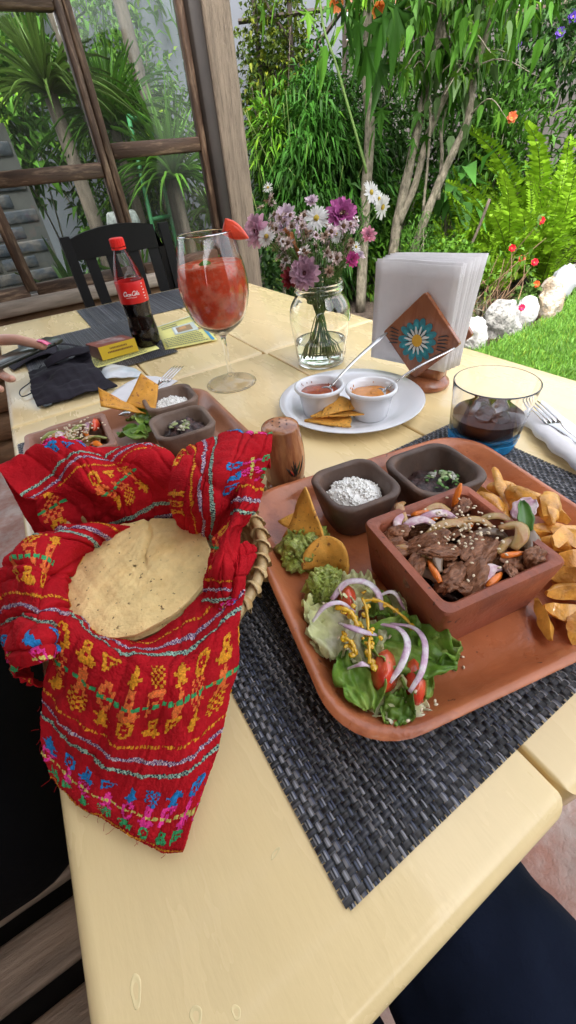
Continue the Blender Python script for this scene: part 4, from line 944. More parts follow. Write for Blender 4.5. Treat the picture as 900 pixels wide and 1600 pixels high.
for k, (P, w, lab) in enumerate([
    ([(.112, .158), (.128, .16), (.139, .15), (.142, .138), (.138, .128)], .010, 'wide arched purple onion slice over the upper tomato'),
    ([(.088, .15), (.1, .15), (.112, .146), (.12, .138)], .006, 'purple onion slice poking out towards the tray rim'),
    ([(.104, .137), (.104, .126), (.11, .117), (.12, .114)], .008, 'short purple onion arc below the yellow dressing'),
    ([(.128, .12), (.133, .105), (.128, .092), (.115, .084), (.104, .082)], .007, 'long curved purple onion strip over the lower tomato'),
    ([(.135, .115), (.142, .1), (.138, .086), (.124, .074), (.11, .07)], .0065, 'outer curved purple onion strip nearest the open tray'),
    ([(.14, .14), (.15, .13), (.152, .118)], .006, 'small purple onion slice behind the green lettuce'),
    ([(.087, .105), (.093, .098), (.1, .098)], .006, 'purple onion end at the tray rim by the green lettuce')]):
    n = len(P); ribbon([(x, y, lz + .022 + .011 * math.sin(PI * i / (n - 1))) for i, (x, y) in enumerate(P)], w * .66, .0009, M_po, 'onion_slice', lab, 'onion', 'raw onion slices in the salad', tilt=.25, n=22)
M_dress = mat('mustard_dressing', (.72, .42, .02), .12, .2, 40, coat=.8, sss=.2)
mb = MB()
for P, r in [([(.108, .147), (.113, .135), (.112, .125)], .0075), ([(.13, .142), (.124, .13), (.116, .118), (.112, .11)], .004), ([(.128, .14), (.138, .13), (.145, .112), (.142, .098)], .0042), ([(.096, .124), (.098, .115), (.097, .108)], .005), ([(.112, .112), (.106, .106), (.1, .098)], .004)]:
    Q = bez([(x, y, lz + .0285 + .003 * math.sin(i * 2.1)) for i, (x, y) in enumerate(P)], 22)
    mb.tube(Q, r * .33 * (.6 + .5 * np.abs(np.sin(np.arange(22) * .7 + r * 900))), 8, flat=.6)
    for q in Q[::3]:
        mb.blob(q + np.array([rg.normal() * .003, rg.normal() * .003, -.0015]), (rg.uniform(.001, .0034), rg.uniform(.001, .003), .0011), .2, int(abs(q[0]) * 9999), 10, 6)
o = mb.build('mustard_dressing', M_dress); tag(o, 'yellow mustard dressing dribbled over the salad', 'dressing', kind='stuff')

# --- food on the far tray
lump(-.026, .54, FZ + .02, .04, .02, .12, 9, mat('fried_veg_base', (.2, .1, .03), .35, .5, 70, .6, 80, coat=.4), 'sauce', 'oily vegetable juices in the far clay pot', 'sauce')
rg = np.random.default_rng(5)
for k in range(26):
    x = -.026 + rg.uniform(-.036, .036); y = .54 + rg.uniform(-.033, .036); a = rg.uniform(0, 3.1); L_ = rg.uniform(.02, .034); d = np.array([math.cos(a), math.sin(a), 0]); z = FZ + .043 + rg.uniform(-.002, .009); c_ = np.array([x, y, z])
    nm, m_, lab = [('carrot_strip', M_carrot, 'orange carrot strip in the far clay pot'), ('onion_strip', M_onion, 'yellow onion strip in the far clay pot'), ('onion_strip', M_ronion, 'reddish onion strip in the far clay pot'), ('squash_strip', mat('squash', (.3, .33, .08), .4, .4, 40, coat=.2) if k == 3 else bpy.data.materials['squash'], 'green squash strip in the far clay pot') if k >= 3 else ('carrot_strip', M_carrot, 'orange carrot strip in the far clay pot')][k % 4]
    ribbon([c_ - d * L_ / 2, c_ + [0, 0, .004], c_ + d * L_ / 2 - [0, 0, .001]], rg.uniform(.006, .009), .002, m_, nm, lab, 'vegetables', lab.split(' in ')[0] + 's of the far pot', tilt=rg.uniform(-.7, .7), n=10)
wedge((.012, .567, FZ + .045), 1.2, .028, .012, 'red pepper piece at the corner of the far pot')
pts = [(x, y, FZ + .0545 + rg.uniform(-.001, .003)) for x, y in zip(rg.normal(-.02, .015, 110), rg.normal(.548, .014, 110))]
seeds(pts, 'sesame seeds sprinkled thickly over the far vegetables', 1.15)
M_chipo = mat('golden_chip', (.66, .3, .03), .5, .2, 40, .6, 120, bdist=.001, col2=(.5, .17, .02), cs=60, c2=(.55, .7))
z = FZ
for P, b, lab in [(((.055, .655, z + .085), (.012, .622, z + .052), (.082, .592, z + .036)), .004, 'far corn chip leaning left, pointed up beside the vegetables'),
                  (((.126, .67, z + .078), (.055, .625, z + .035), (.118, .6, z + .03)), -.004, 'far corn chip standing against the rice bowl')]:
    pass
def flat_chip(P, lab, seed):
    A, B, C, D = [np.array(p, float) for p in P]; n = 11; G = np.zeros((n, n, 3))
    for i in range(n):
        for j in range(n):
            s, w = i / (n - 1), j / (n - 1); G[i, j] = (A * (1 - s) + B * s) * (1 - w) + (D * (1 - s) + C * s) * w
    N = gridnormal(G); s, w = np.meshgrid(np.linspace(0, 1, n), np.linspace(0, 1, n), indexing='ij'); G += N * (.008 * (s - .5) ** 2 + .0008 * snoise(G * 150, seed))[..., None]
    o = MB().sheet(G, .0022).build('corn_chip', M_chipo, loc=tuple(C)); tag(o, lab, 'chip', 'corn chips on the far tray')
flat_chip([(.038, .645, z + .066), (.03, .615, z + .05), (.083, .586, z + .03), (.075, .606, z + .034)], 'far corn chip tilted left beside the vegetable pot', 1)
flat_chip([(.105, .648, z + .068), (.063, .618, z + .04), (.1, .596, z + .026), (.122, .628, z + .05)], 'far corn chip standing against the far rice bowl', 2)
for k, (a, b) in enumerate([((.06, .625, z + .012), (.105, .59, z + .016)), ((.055, .59, z + .01), (.09, .555, z + .014)), ((.04, .59, z + .014), (.068, .545, z + .014)), ((.075, .61, z + .02), (.09, .57, z + .02))]):
    leafsheet(a, b, .036, .15, M_lett, 'lettuce_leaf', ['far lettuce leaf under the standing chip', 'far lettuce leaf between the vegetable pot and bean bowl', 'far lettuce leaf against the vegetable pot', 'far lettuce leaf topmost under the chips'][k], 'lettuce', 'lettuce on the far tray', seed=k + 7, ruff=.006, n=20, m=13)
# ================================================================ tortilla basket, cloth
KX, KY = .006, .272
t = thing('woven_basket', 'round palm basket under the red cloth', 'basket', (KX, KY, T))
M_straw = mat('palm_straw', (.56, .4, .19), .45, .25, 25, .5, 120, col2=(.42, .26, .1), cs=40, coat=.15)
for k in range(9):
    s = k / 8; r = .070 + .024 * s; z = T + .005 + .0068 * k
    a = np.linspace(0, 2 * PI, 65); MB().tube(np.c_[KX + r * np.cos(a), KY + r * np.sin(a), z + .13 * r * np.sin(a) - .004 * s], .0048, 8, cap=False).build('coil' if k < 8 else 'rim', M_straw, t)
a = np.linspace(0, 2 * PI, 32, endpoint=False)
MB().loft([np.c_[KX + r * np.cos(a), KY + r * np.sin(a), np.full(32, z)] for r, z in ((.078, T + .0005), (.074, T + .003), (.01, T + .003))]).build('floor_disc', M_straw, t)
wr = None
for k in range(40):
    an = 2 * PI * k / 40; r = .094; q = np.linspace(0, 2 * PI, 13)
    P = np.c_[(r + .0062 * np.cos(q)) * np.cos(an + .06 * np.sin(q / 2)), (r + .0062 * np.cos(q)) * np.sin(an + .06 * np.sin(q / 2)), .0554 + .0056 * np.sin(q) + .13 * r * math.sin(an)]
    MB().tube(P + [KX, KY, T], .0042, 6, flat=.22, cap=False, up=(math.cos(an), math.sin(an), 0)).build('rim_wrap', M_straw, t)
# tortilla
t = MB(); C_ = np.array([-.012, .262, T + .060]); tn = np.array([-.02, -.05, 1]); tn /= np.linalg.norm(tn); n = 40
rr_ = np.linspace(0, 1, 44); aa = np.linspace(0, 2 * PI, 128, endpoint=False)
u = np.array([1, 0, .02]); u /= np.linalg.norm(u); v = np.cross(tn, u)
def tort(r, a, up):
    R0 = .0605 * (1 + .015 * np.sin(3 * a + 1) + .012 * np.sin(5 * a) + .006 * np.sin(13 * a)); x = r * R0 * np.cos(a) * 1.02; y = r * R0 * np.sin(a)
    f = x * .25 + y * .0 + .004
    h = .004 * (1 - r ** 2) - .006 * np.exp(-((x * math.cos(.35) + y * -math.sin(.35) - .008 + .0015 * np.sin(y * 160)) / .0017) ** 2) * (y > -.01) * np.clip((y + .01) / .03, 0, 1) + .0008 * snoise(np.stack([x * 130, y * 130, 0 * x], -1), 5) + .00045 * snoise(np.stack([x * 420, y * 420, 0 * x], -1), 6)
    return C_ + np.multiply.outer(x, u) + np.multiply.outer(y, v) + np.multiply.outer(h + up, tn)
t.loft([tort(r, aa, 0) for r in rr_[1:]][::-1] + [tort(.02, aa, 0)], cap=False); t.loft([tort(1, aa, 0), tort(1.008, aa, -.0008), tort(1, aa, -.0018), tort(.5, aa, -.006)], cap=False)
M_tort = mat('tortilla', (.9, .68, .31), .75, .13, 50, .8, 420, bdist=.0014, col2=(.74, .48, .17), cs=32, c2=(.52, .8), spec=.2)
nt = M_tort.node_tree   # dark toasted specks
def specks(m, scale, thr, col):
    nt = m.node_tree; N = nt.nodes; L = nt.links; b = N['Principled BSDF']; src_ = b.inputs['Base Color'].links[0].from_socket
    nz = N.new('ShaderNodeTexNoise'); nz.inputs['Scale'].default_value = scale; nz.inputs['Detail'].default_value = 3; tc = N.new('ShaderNodeTexCoord'); L.new(tc.outputs['Object'], nz.inputs['Vector'])
    mr = N.new('ShaderNodeMapRange'); mr.inputs[1].default_value = thr; mr.inputs[2].default_value = thr + .05; L.new(nz.outputs['Fac'], mr.inputs[0])
    mx = N.new('ShaderNodeMix'); mx.data_type = 'RGBA'; L.new(mr.outputs[0], mx.inputs[0]); L.new(src_, mx.inputs[6]); mx.inputs[7].default_value = (*col, 1); L.new(mx.outputs[2], b.inputs['Base Color'])
specks(M_chip, 260, .62, (.3, .12, .03)); specks(M_chipo, 200, .62, (.36, .12, .02))
specks(M_terra, 130, .69, (.1, .035, .02)); specks(M_box, 150, .68, (.08, .03, .02)); specks(M_paint, 60, .745, (.3, .21, .11))
specks(M_tort, 240, .665, (.16, .075, .025))
o = t.build('tortilla', M_tort, loc=tuple(C_)); tag(o, 'round corn tortilla lying in the red cloth lined basket', 'tortilla')
for k, (dz, sh) in enumerate([(.006, .003), (.012, -.004)]):
    g = MB().loft([np.c_[C_[0] + sh + r * np.cos(aa), C_[1] + r * np.sin(aa), np.full(128, C_[2] - dz + z)] for r, z in ((.05, -.001), (.059, -.0008), (.0595, 0), (.05, .0008))])
    o = g.build('tortilla', M_tort, loc=(C_[0], C_[1], C_[2] - dz)); tag(o, ['second tortilla of the stack, under the top one', 'lowest tortilla of the stack in the basket'][k], 'tortilla')

# ---- the embroidered cloth: folds lofted through control points, relative to the table top
FOLD = {
'front': [[(-.070,.262,.046),(-.056,.226,.048),(-.034,.205,.050),(-.004,.200,.056),(.027,.206,.062),(.062,.204,.07)],
  [(-.069,.247,.062),(-.053,.209,.065),(-.033,.186,.067),(-.006,.178,.068),(.02,.178,.07),(.053,.182,.074)],
  [(-.073,.235,.075),(-.053,.192,.078),(-.034,.165,.080),(-.015,.154,.080),(.010,.152,.080),(.039,.162,.075)],
  [(-.081,.216,.070),(-.060,.177,.072),(-.043,.152,.070),(-.023,.139,.070),(-.002,.136,.068),(.026,.145,.060)],
  [(-.098,.208,.045),(-.078,.172,.045),(-.060,.148,.042),(-.041,.132,.040),(-.021,.123,.040),(.005,.129,.035)],
  [(-.113,.192,.020),(-.097,.162,.020),(-.079,.138,.020),(-.061,.120,.020),(-.040,.109,.020),(-.018,.110,.018)],
  [(-.115,.172,.008),(-.103,.149,.010),(-.088,.128,.012),(-.073,.107,.013),(-.060,.093,.012),(-.047,.084,.012)],
  [(-.115,.168,.003),(-.104,.146,.004),(-.089,.124,.006),(-.074,.103,.007),(-.063,.089,.006),(-.052,.082,.005)]],
'left': [[(.008,.312,.05),(-.031,.308,.05),(-.056,.285,.05),(-.068,.255,.05),(-.070,.224,.055)],
  [(-.017,.308,.08),(-.047,.294,.083),(-.063,.262,.085),(-.070,.226,.085),(-.073,.199,.080)],
  [(-.050,.312,.098),(-.071,.288,.098),(-.077,.252,.098),(-.079,.217,.095),(-.077,.189,.088)],
  [(-.078,.337,.080),(-.095,.308,.080),(-.101,.274,.080),(-.100,.237,.080),(-.090,.205,.075)],
  [(-.099,.37,.035),(-.122,.342,.035),(-.130,.302,.035),(-.126,.262,.040),(-.113,.232,.042)],
  [(-.104,.375,.004),(-.124,.345,-.005),(-.134,.305,-.012),(-.131,.268,-.006),(-.118,.24,.004)]],
'back': [[(-.07,.335,.045),(-.034,.342,.047),(-.005,.33,.047),(.02,.318,.047),(.06,.295,.047)],
  [(-.068,.35,.085),(-.021,.336,.085),(.004,.331,.085),(.028,.317,.085),(.062,.296,.085)],
  [(-.062,.342,.106),(-.027,.340,.108),(-.004,.331,.108),(.024,.336,.108),(.058,.318,.106)],
  [(-.072,.356,.109),(-.032,.355,.122),(-.008,.355,.116),(.019,.35,.112),(.057,.345,.104)],
  [(-.079,.385,.123),(-.043,.385,.134),(-.019,.385,.125),(.007,.385,.107),(.056,.38,.09)],
  [(-.085,.4,.09),(-.045,.402,.09),(-.018,.4,.085),(.008,.396,.075),(.06,.388,.06)],
  [(-.09,.398,.03),(-.048,.398,.03),(-.018,.396,.03),(.01,.392,.03),(.065,.385,.03)]],
'right_back': [[(.06,.352,.045),(.08,.355,.045),(.108,.35,.05),(.132,.34,.05),(.155,.33,.05)],
  [(.063,.34,.09),(.083,.342,.09),(.108,.338,.09),(.132,.328,.09),(.152,.318,.09)],
  [(.057,.298,.118),(.078,.310,.120),(.101,.310,.122),(.124,.300,.122),(.145,.294,.120)],
  [(.043,.279,.120),(.056,.262,.130),(.073,.256,.132),(.098,.256,.130),(.131,.266,.118)],
  [(.036,.276,.105),(.043,.247,.118),(.060,.238,.122),(.085,.244,.118),(.119,.253,.105)],
  [(.034,.278,.085),(.041,.250,.095),(.053,.232,.100),(.073,.235,.100),(.108,.250,.090)],
  [(.038,.294,.050),(.045,.280,.050),(.054,.269,.050),(.068,.266,.050),(.101,.266,.060)]],
'right': [[(.082,.248,.110),(.086,.224,.128),(.104,.231,.112)],
  [(.065,.231,.106),(.068,.207,.122),(.084,.215,.106)],
  [(.050,.223,.094),(.052,.197,.112),(.068,.208,.095)],
  [(.036,.211,.080),(.041,.188,.100),(.053,.193,.085)],
  [(.026,.204,.066),(.035,.184,.082),(.048,.183,.075)],
  [(.012,.198,.058),(.024,.176,.07),(.04,.172,.07)]],
'right_low': [[(.049,.209,.07),(.056,.204,.088),(.068,.21,.085)],
  [(.041,.195,.07),(.050,.185,.090),(.072,.203,.080)],
  [(.034,.187,.066),(.045,.178,.083),(.064,.196,.073)],
  [(.024,.182,.062),(.037,.171,.075),(.053,.186,.065)]],
}
# stripe coordinate (metres from the hem) at the four corners of each fold: rows x columns
VMAP = {'front': lambda s, w: np.interp(s, [0, .14, .28, .43, .57, .71, .86, 1], [.155, .138, .122, .105, .078, .047, .013, .0]) + .004 * (w - .5),
        'left': lambda s, w: .155 - .11 * w - .045 * s, 'back': lambda s, w: np.interp(s, [0, .33, .5, .66, 1], [.125, .082, .057, .022, -.02]) + .02 * w,
        'right_back': lambda s, w: .088 - .075 * w + .01 * s, 'right': lambda s, w: .148 - .1 * s, 'right_low': lambda s, w: .01 + .035 * w + .01 * s}
YEL, WHT, GRN, BLU, PNK, ORG = (.75, .3, .02), (.62, .48, .52), (.05, .36, .13), (.02, .2, .5), (.8, .04, .28), (.8, .17, .04)
LGN = (.35, .5, .38)
MOT = [["..###..", ".##.##.", ".#...#.", ".#.#.#.", ".#...#.", ".##.##.", "..###.."],
       ["...#...", "..###..", "..###..", "#######", "..###..", "..###..", ".##.##."],
       ["#.#.#..", ".#.#.#.", "#.#.#..", ".#.#.#.", "#.#.#..", ".#.#.#.", "..#.#.."],
       ["...#...", "...##..", "...##..", "..###..", "..####.", ".####..", "..##..."],
       ["######.", "#...#..", "#.##...", "#.#....", "##.....", "#......", "......."],
       ["..###..", "..#.#..", "..###..", "..###..", ".##.##.", "#######", ".#####."]]
def thread(u, v, rg, dense=True):
    """colour of the thread at stripe coordinate v and running length u, or None"""
    U = int(u / .0009); v = v % .172
    dash = (U % 3 != 0)
    if .0052 < v < .0072: return YEL if U % 4 else None
    if .0745 < v < .0762: return YEL if dash else None
    if .0655 < v < .0680: return WHT if (U + int(v / .0008)) % 2 else (.12, .05, .16)
    if .0570 < v < .0596: return LGN if (U + int(v / .0008)) % 3 else (.015, .03, .06)
    if .1430 < v < .1446: return YEL if dash else None
    if .1345 < v < .1370: return WHT if (U + int(v / .0008)) % 2 else (.12, .05, .16)
    if .1260 < v < .1286: return LGN if (U + int(v / .0008)) % 3 else (.015, .03, .06)
    for v0, colr in ((.0115, GRN), (.0225, PNK), (.0375, BLU), (.0815, YEL), (.0925, ORG), (.1080, YEL)):
        H = .011 if colr is not PNK and colr is not ORG else .015
        if v0 <= v < v0 + H:
            cell = int(u // .0175); m_ = MOT[(cell * 5 + int(v0 * 1000)) % 6]; x = int((u % .0175) / .0175 * 9) - 1; y = int((v - v0) / H * 7)
            if not dense and (cell * 7 + int(v * 0) + int(v0 > .06) * 3) % 5 in (0, 2): return None
            if colr in (PNK, ORG) and abs(v - v0 - H / 2) < .0011 and U % 7 < 5: return (.6, .5, .12) if colr is PNK else GRN
            if 0 <= x < 7 and 0 <= y < 7 and m_[6 - y][x] == '#': return colr
            return None
    return None
M_cloth = mat('red_cloth', (.47, .011, .018), .9, .18, 60, .8, 700, bdist=.0008, spec=.12, col2=(.36, .006, .012), cs=30, c2=(.45, .7))
nt = M_cloth.node_tree
M_thread = mat('embroidery_thread', (1, 1, 1), .6, .2, 500, .8, 900, bdist=.0005, attr=True, spec=.2)
cl = thing('embroidered_cloth', 'red embroidered cloth with coloured stripes wrapped round the tortillas', 'cloth', (KX, KY, T))
EMB = MB(); rg = np.random.default_rng(4)
for nm, ctl in FOLD.items():
    C = np.array(ctl) + np.array([0, 0, T]); g0 = surf(C, 8, 8)
    Ls = np.mean(np.linalg.norm(np.diff(surf(C, 30, 9), axis=0), axis=2).sum(0)); Lw = np.mean(np.linalg.norm(np.diff(surf(C, 9, 30), axis=1), axis=2).sum(1))
    n, m_ = max(12, int(Ls / .00075)), max(12, int(Lw / .00075)); G = surf(C, n, m_); N = gridnormal(G)
    sgn = 1 if np.mean(N[..., 2]) > 0 else -1; N = N * sgn
    s = np.linspace(0, 1, n)[:, None]; w = np.linspace(0, 1, m_)[None, :]
    wr_ = .0034 * snoise(G * 26, len(nm)) + .0016 * snoise(G * 75, len(nm) + 3)
    for q_, (ca, cb, ph) in enumerate(((9, 4, .4), (5, -7, 1.3), (13, 2, 2.2))): wr_ = wr_ - .0022 * np.exp(-(np.sin(ca * w + cb * s + ph + len(nm)) / .16) ** 2) * (0.5 if nm == 'front' else 1.0)
    if nm == 'back': wr_ = wr_ + .006 * np.sin(w * 13 + s * 5 + 1.5 * np.sin(s * 6)) * np.sin(PI * np.clip(s * 1.25, 0, 1))
    if nm == 'right_back': wr_ = wr_ + .004 * np.sin(w * 9 + s * 3 + .5) * np.sin(PI * np.clip(s * 1.1, 0, 1))
    if nm == 'left': wr_ = wr_ + .004 * np.sin(w * 11 - s * 4) * np.sin(PI * np.clip(s * 1.1, 0, 1))
    if nm == 'front': wr_ = wr_ * (1 - .6 * np.clip((s - .6) / .4, 0, 1)) + .0035 * np.exp(-((w - .34 - .1 * np.sin(s * 4)) / .05) ** 2) * np.sin(PI * s)
    if nm in ('left', 'right'): wr_ = wr_ * 1.5
    G = G + N * wr_[..., None] + N * (.00025 * rg.normal(size=(n, m_)))[..., None]
    # slightly uneven hem
    MB().sheet(G, .0009).build('fold', M_cloth, cl)
    N = gridnormal(G) * sgn
    V = VMAP[nm](s, w) + 0 * (s + w); V = V + .0012 * snoise(np.stack([s * 6 + 0 * w, w * 6 + 0 * s, 0 * (s + w)], -1), 8)
    U = (w * Lw + 0 * s) if nm in ('front', 'back', 'back_lip') else (s * Ls + 0 * w if nm != 'right' else w * Lw + 0 * s)
    top = G + N * .0009; i_, c_ = [], []
    for i in range(n - 1):
        for j in range(m_ - 1):
            k = thread(U[i, j], V[i, j], rg, nm == 'front')
            if k is not None: i_.append((i * m_ + j, i * m_ + j + 1, (i + 1) * m_ + j + 1, (i + 1) * m_ + j)); c_.append(np.array(k) * rg.uniform(.7, 1.15))
    if i_:
        top = top + N * (.00012 * rg.normal(size=(n, m_)))[..., None]
        q = np.array(i_); EMB.add(top.reshape(-1, 3), q, np.array(c_))
EMB.build('embroidery', M_thread, cl)
# loose fringe threads along the hem at the table edge
g = MB()
hem = surf(np.array(FOLD['front']) + [0, 0, T], 60, 60)
for k in range(16):
    p = hem[rg.integers(20, 59), 0] if k % 2 else hem[-1, rg.integers(0, 59)]
    d = np.array([-.7, -.4, 0]) + rg.normal(size=3) * .5; d /= np.linalg.norm(d); L_ = rg.uniform(.002, .006)
    g.tube([p, p + d * L_ * .5 + rg.normal(size=3) * .0005, p + d * L_ + rg.normal(size=3) * .001], .00013, 3)
g.build('fringe', M_cloth, cl)
# ================================================================ papers and odds at the far end
M_paper = mat('printed_paper', (1, 1, 1), .5, .06, 30, attr=True)
def quad(c, u, v, z, col, mb): # flat quad in the u,v frame of a sheet
    pass
def flyer(P, label, seed, blue=True, z=0.0):
    A, B, C, D = [np.array([x, y, T + zz + z]) for x, y, zz in P]     # A far-left, B far-right, C near-right, D near-left
    pt = lambda s, w, h=0: (A * (1 - s) + B * s) * (1 - w) + (D * (1 - s) + C * s) * w + np.array([0, 0, h])
    t = thing('flyer', label, 'flyer', tuple(D)); mb = MB()
    G = np.array([[pt(s, w, .0006 * math.sin(s * 5 + w * 3)) for s in np.linspace(0, 1, 9)] for w in np.linspace(0, 1, 5)]); mb.sheet(G, .0003, col=(.72, .68, .22)); sh = mb.build('sheet', M_paper, t)
    g = MB(); r = np.random.default_rng(seed)
    def rect(s0, s1, w0, w1, col, h=.0012): g.add([pt(s0, w0, h), pt(s0, w1, h), pt(s1, w1, h), pt(s1, w0, h)], np.array([[0, 1, 2, 3]]), col)
    for w in np.arange(.62, .95, .06):
        s = .05
        while s < .8:
            L_ = r.uniform(.015, .05); rect(s, s + L_, w, w + .025, (.16, .17, .1)); s += L_ + .012
    for w in (.12, .2): rect(.08, .45, w, w + .03, (.2, .2, .1))
    rect(.30, .82, .24, .56, (.5, .56, .5)); rect(.36, .72, .3, .5, (.3, .2, .1), .0015); rect(.45, .6, .32, .42, (.55, .3, .12), .0018); rect(.33, .38, .27, .53, (.7, .75, .72), .0018)
    if blue: rect(.9, .96, .02, .98, (.04, .3, .5)); rect(.84, .93, .05, .3, (.1, .45, .65), .0015); rect(.02, .98, .0, .03, (.6, .65, .5), .0013)
    g.build('print', M_paper, sh, smooth=False)
flyer([(.27, 1.168, .0055), (.398, 1.21, .0032), (.352, .945, .0032), (.228, .968, .0055)], 'yellow printed flyer to the right of the cola bottle', 1)
flyer([(.345, 1.14, .002), (.40, 1.09, .002), (.375, .99, .002), (.3, 1.0, .002)], 'small yellow leaflet under the flyer, near the wine glass', 3, False)
flyer([(.07, 1.125, .0055), (.22, 1.135, .0055), (.22, .985, .0055), (.055, .967, .0055)], 'yellow printed flyer under the little folded card', 2, False)
# folded card
t = thing('table_card', 'small folded card with yellow front and maroon top', 'card', (.13, 1.0, T + .007)); z = T + .0075
a, b = np.array([.092, 1.0, z]), np.array([.176, 1.004, z]); up = np.array([0, .004, .028]); bk = np.array([-.017, .06, -.002])
mb = MB(); mb.sheet(np.array([[a, b], [a + up, b + up]]), .0006); fr_ = mb.build('front', mat('card_yellow', (.68, .46, .03), .4, .1), t, smooth=False)
mb = MB(); mb.sheet(np.array([[a + up, b + up], [a + up + bk, b + up + bk]]), .0006); mb.build('top', mat('card_maroon', (.3, .06, .045), .3, .5, 30, col2=(.6, .45, .45), cs=18, c2=(.5, .65), coat=.3), t, smooth=False)
mb = MB(); mb.sheet(np.array([[a, a + up], [a + [-.017, .06, 0], a + up + bk]]), .0006); mb.build('side', mat('card_side', (.16, .05, .03), .4, .3), t, smooth=False)
mb = MB(); mb.sheet(np.array([[a + bk + up, b + bk + up], [a + [-.017, .06, 0], b + [-.017, .06, 0]]]), .0006); mb.build('back', bpy.data.materials['card_yellow'], t, smooth=False)
mb = MB(); r = np.random.default_rng(3)
for row, (s0, s1) in enumerate(((.28, .75), (.2, .85))):
    s = s0
    while s < s1:
        w = r.uniform(.02, .04); p = lambda q, h: a + (b - a) * q + up * h + np.array([0, -.0006, 0]); h0 = .66 - row * .26
        mb.add([p(s, h0), p(s + w, h0), p(s + w, h0 + .13), p(s, h0 + .13)], np.array([[0, 1, 2, 3]]), (.2, .08, .02)); s += w + .012
mb.build('print', M_paper, fr_, smooth=False)
# sachet, tissue
M_sach = mat('sachet_foil', (.7, .73, .75), .3, .15, 30, .6, 40, bdist=.003, col2=(.55, .65, .68), cs=20, coat=.3)
C = np.array([[(.058, .885, .006), (.075, .93, .008), (.095, .975, .005)], [(.075, .872, .01), (.095, .9, .014), (.115, .935, .009)], [(.105, .86, .008), (.12, .875, .012), (.135, .895, .008)], [(.13, .85, .003), (.138, .862, .004), (.145, .875, .003)]]) + [0, 0, T]
G = surf(C, 22, 16); G[..., 2] += .0015 * snoise(G * 70, 2); o = MB().sheet(G, .0012).build('sachet', M_sach, loc=(.09, .9, T)); tag(o, 'crumpled white plastic sachet beside the black pouch', 'sachet')
C = np.array([[(.05, .80, .0015), (.09, .83, .0025), (.14, .86, .0015)], [(.075, .755, .002), (.12, .79, .003), (.17, .82, .002)], [(.1, .72, .0015), (.15, .75, .0025), (.19, .775, .0015)]]) + [0, 0, T]
G = surf(C, 14, 14); G[..., 2] += .0008 * snoise(G * 60, 3); o = MB().sheet(G, .0008).build('tissue', M_nap, loc=(.12, .79, T)); tag(o, 'flat white paper tissue under the fork of the far tray', 'tissue')
# black pouch / mask
M_pouch = mat('dark_pouch_cloth', (.02, .017, .024), .75, .25, 12, .4, 120, spec=.25)
C = np.array([[(-.06, 1.04, .004), (-.01, 1.05, .006), (.068, 1.04, .008)], [(-.058, 1.01, .012), (0, 1.02, .022), (.072, 1.0, .03)], [(-.06, .96, .016), (.01, .955, .028), (.066, .94, .024)], [(-.064, .90, .014), (.005, .885, .02), (.072, .875, .012)], [(-.062, .84, .003), (.01, .83, .004), (.085, .83, .003)]]) + [0, 0, T + .003]
G = surf(C, 44, 40); G += gridnormal(G) * (.006 * snoise(G * 30, 4) + .002 * snoise(G * 80, 5))[..., None]; G[..., 2] = np.maximum(G[..., 2], T + .0045)
t = thing('cloth_pouch', 'rumpled black cloth pouch on the grey placemat', 'pouch', (0, .95, T + .003))
MB().sheet(G, .002).build('body', M_pouch, t)
C = np.array([[(-.02, .98, .028), (.025, .975, .04), (.07, .96, .04)], [(-.02, 1.0, .034), (.025, 1.0, .047), (.074, .985, .048)], [(-.01, 1.03, .026), (.03, 1.03, .036), (.074, 1.02, .034)]]) + [0, 0, T]
G = surf(C, 18, 24); G += gridnormal(G) * (.003 * snoise(G * 40, 6))[..., None]; MB().sheet(G, .002).build('mouth_fold', M_pouch, t)
MB().box((-.047, .842, T + .006), (.014, .024, .0016), rotz(.3), bev=.0005).build('care_tag', mat('tag_grey', (.05, .06, .065), .5), t)
MB().tube(bez([(-.03, 1.04, .02), (-.058, 1.0, .006), (-.085, .96, .005), (-.083, .92, .005), (-.06, .93, .006), (-.05, .94, .014)], 30) + [0, 0, T], .0011, 6).build('cord', M_pouch, t)
t = thing('face_mask', 'black face mask with ear strap behind the pouch', 'face mask', (-.01, 1.2, T + .003))
C = np.array([[(-.1, 1.19, .004), (-.06, 1.24, .016), (-.02, 1.25, .018), (.02, 1.22, .006)], [(-.1, 1.15, .006), (-.06, 1.19, .026), (-.02, 1.2, .026), (.015, 1.18, .008)], [(-.09, 1.11, .004), (-.05, 1.13, .012), (-.01, 1.14, .014), (.01, 1.14, .005)]]) + [0, 0, T]
MB().sheet(surf(C, 16, 22), .0015).build('cover', M_pouch, t)
MB().tube(bez([(-.02, 1.23, .012), (.03, 1.205, .012), (.065, 1.15, .01), (.078, 1.11, .009), (.066, 1.10, .008), (.05, 1.12, .008)], 30) + [0, 0, T], .0045, 8, flat=.3).build('ear_strap', M_pouch, t)

# ---------------------------------------------------------------- hand with phone at the left edge
def skin_obj(name, verts, edges, radii, m_, parent, sub=2, off=(0, 0, 0), root=0):
    me = bpy.data.meshes.new(name); me.from_pydata([tuple(np.array(v) - np.array(off)) for v in verts], edges, []); o = bpy.data.objects.new(name, me); COL.objects.link(o); me.materials.append(m_)
    sk = o.modifiers.new('Skin', 'SKIN'); sk.use_smooth_shade = True; sk.branch_smoothing = .6
    for i, r in enumerate(radii): me.skin_vertices[0].data[i].radius = (r, r) if np.ndim(r) == 0 else r
    me.skin_vertices[0].data[root].use_root = True
    sb = o.modifiers.new('Sub', 'SUBSURF'); sb.levels = sub; sb.render_levels = sub
    if parent is not None: o.parent = parent
    return o
M_skin = mat('skin', (.62, .34, .25), .45, .08, 20, .15, 150, sss=.15)
M_nail = mat('pink_nail', (.75, .09, .22), .15, 0, coat=.8)
PH = (-.25, 1.1, T + .08)
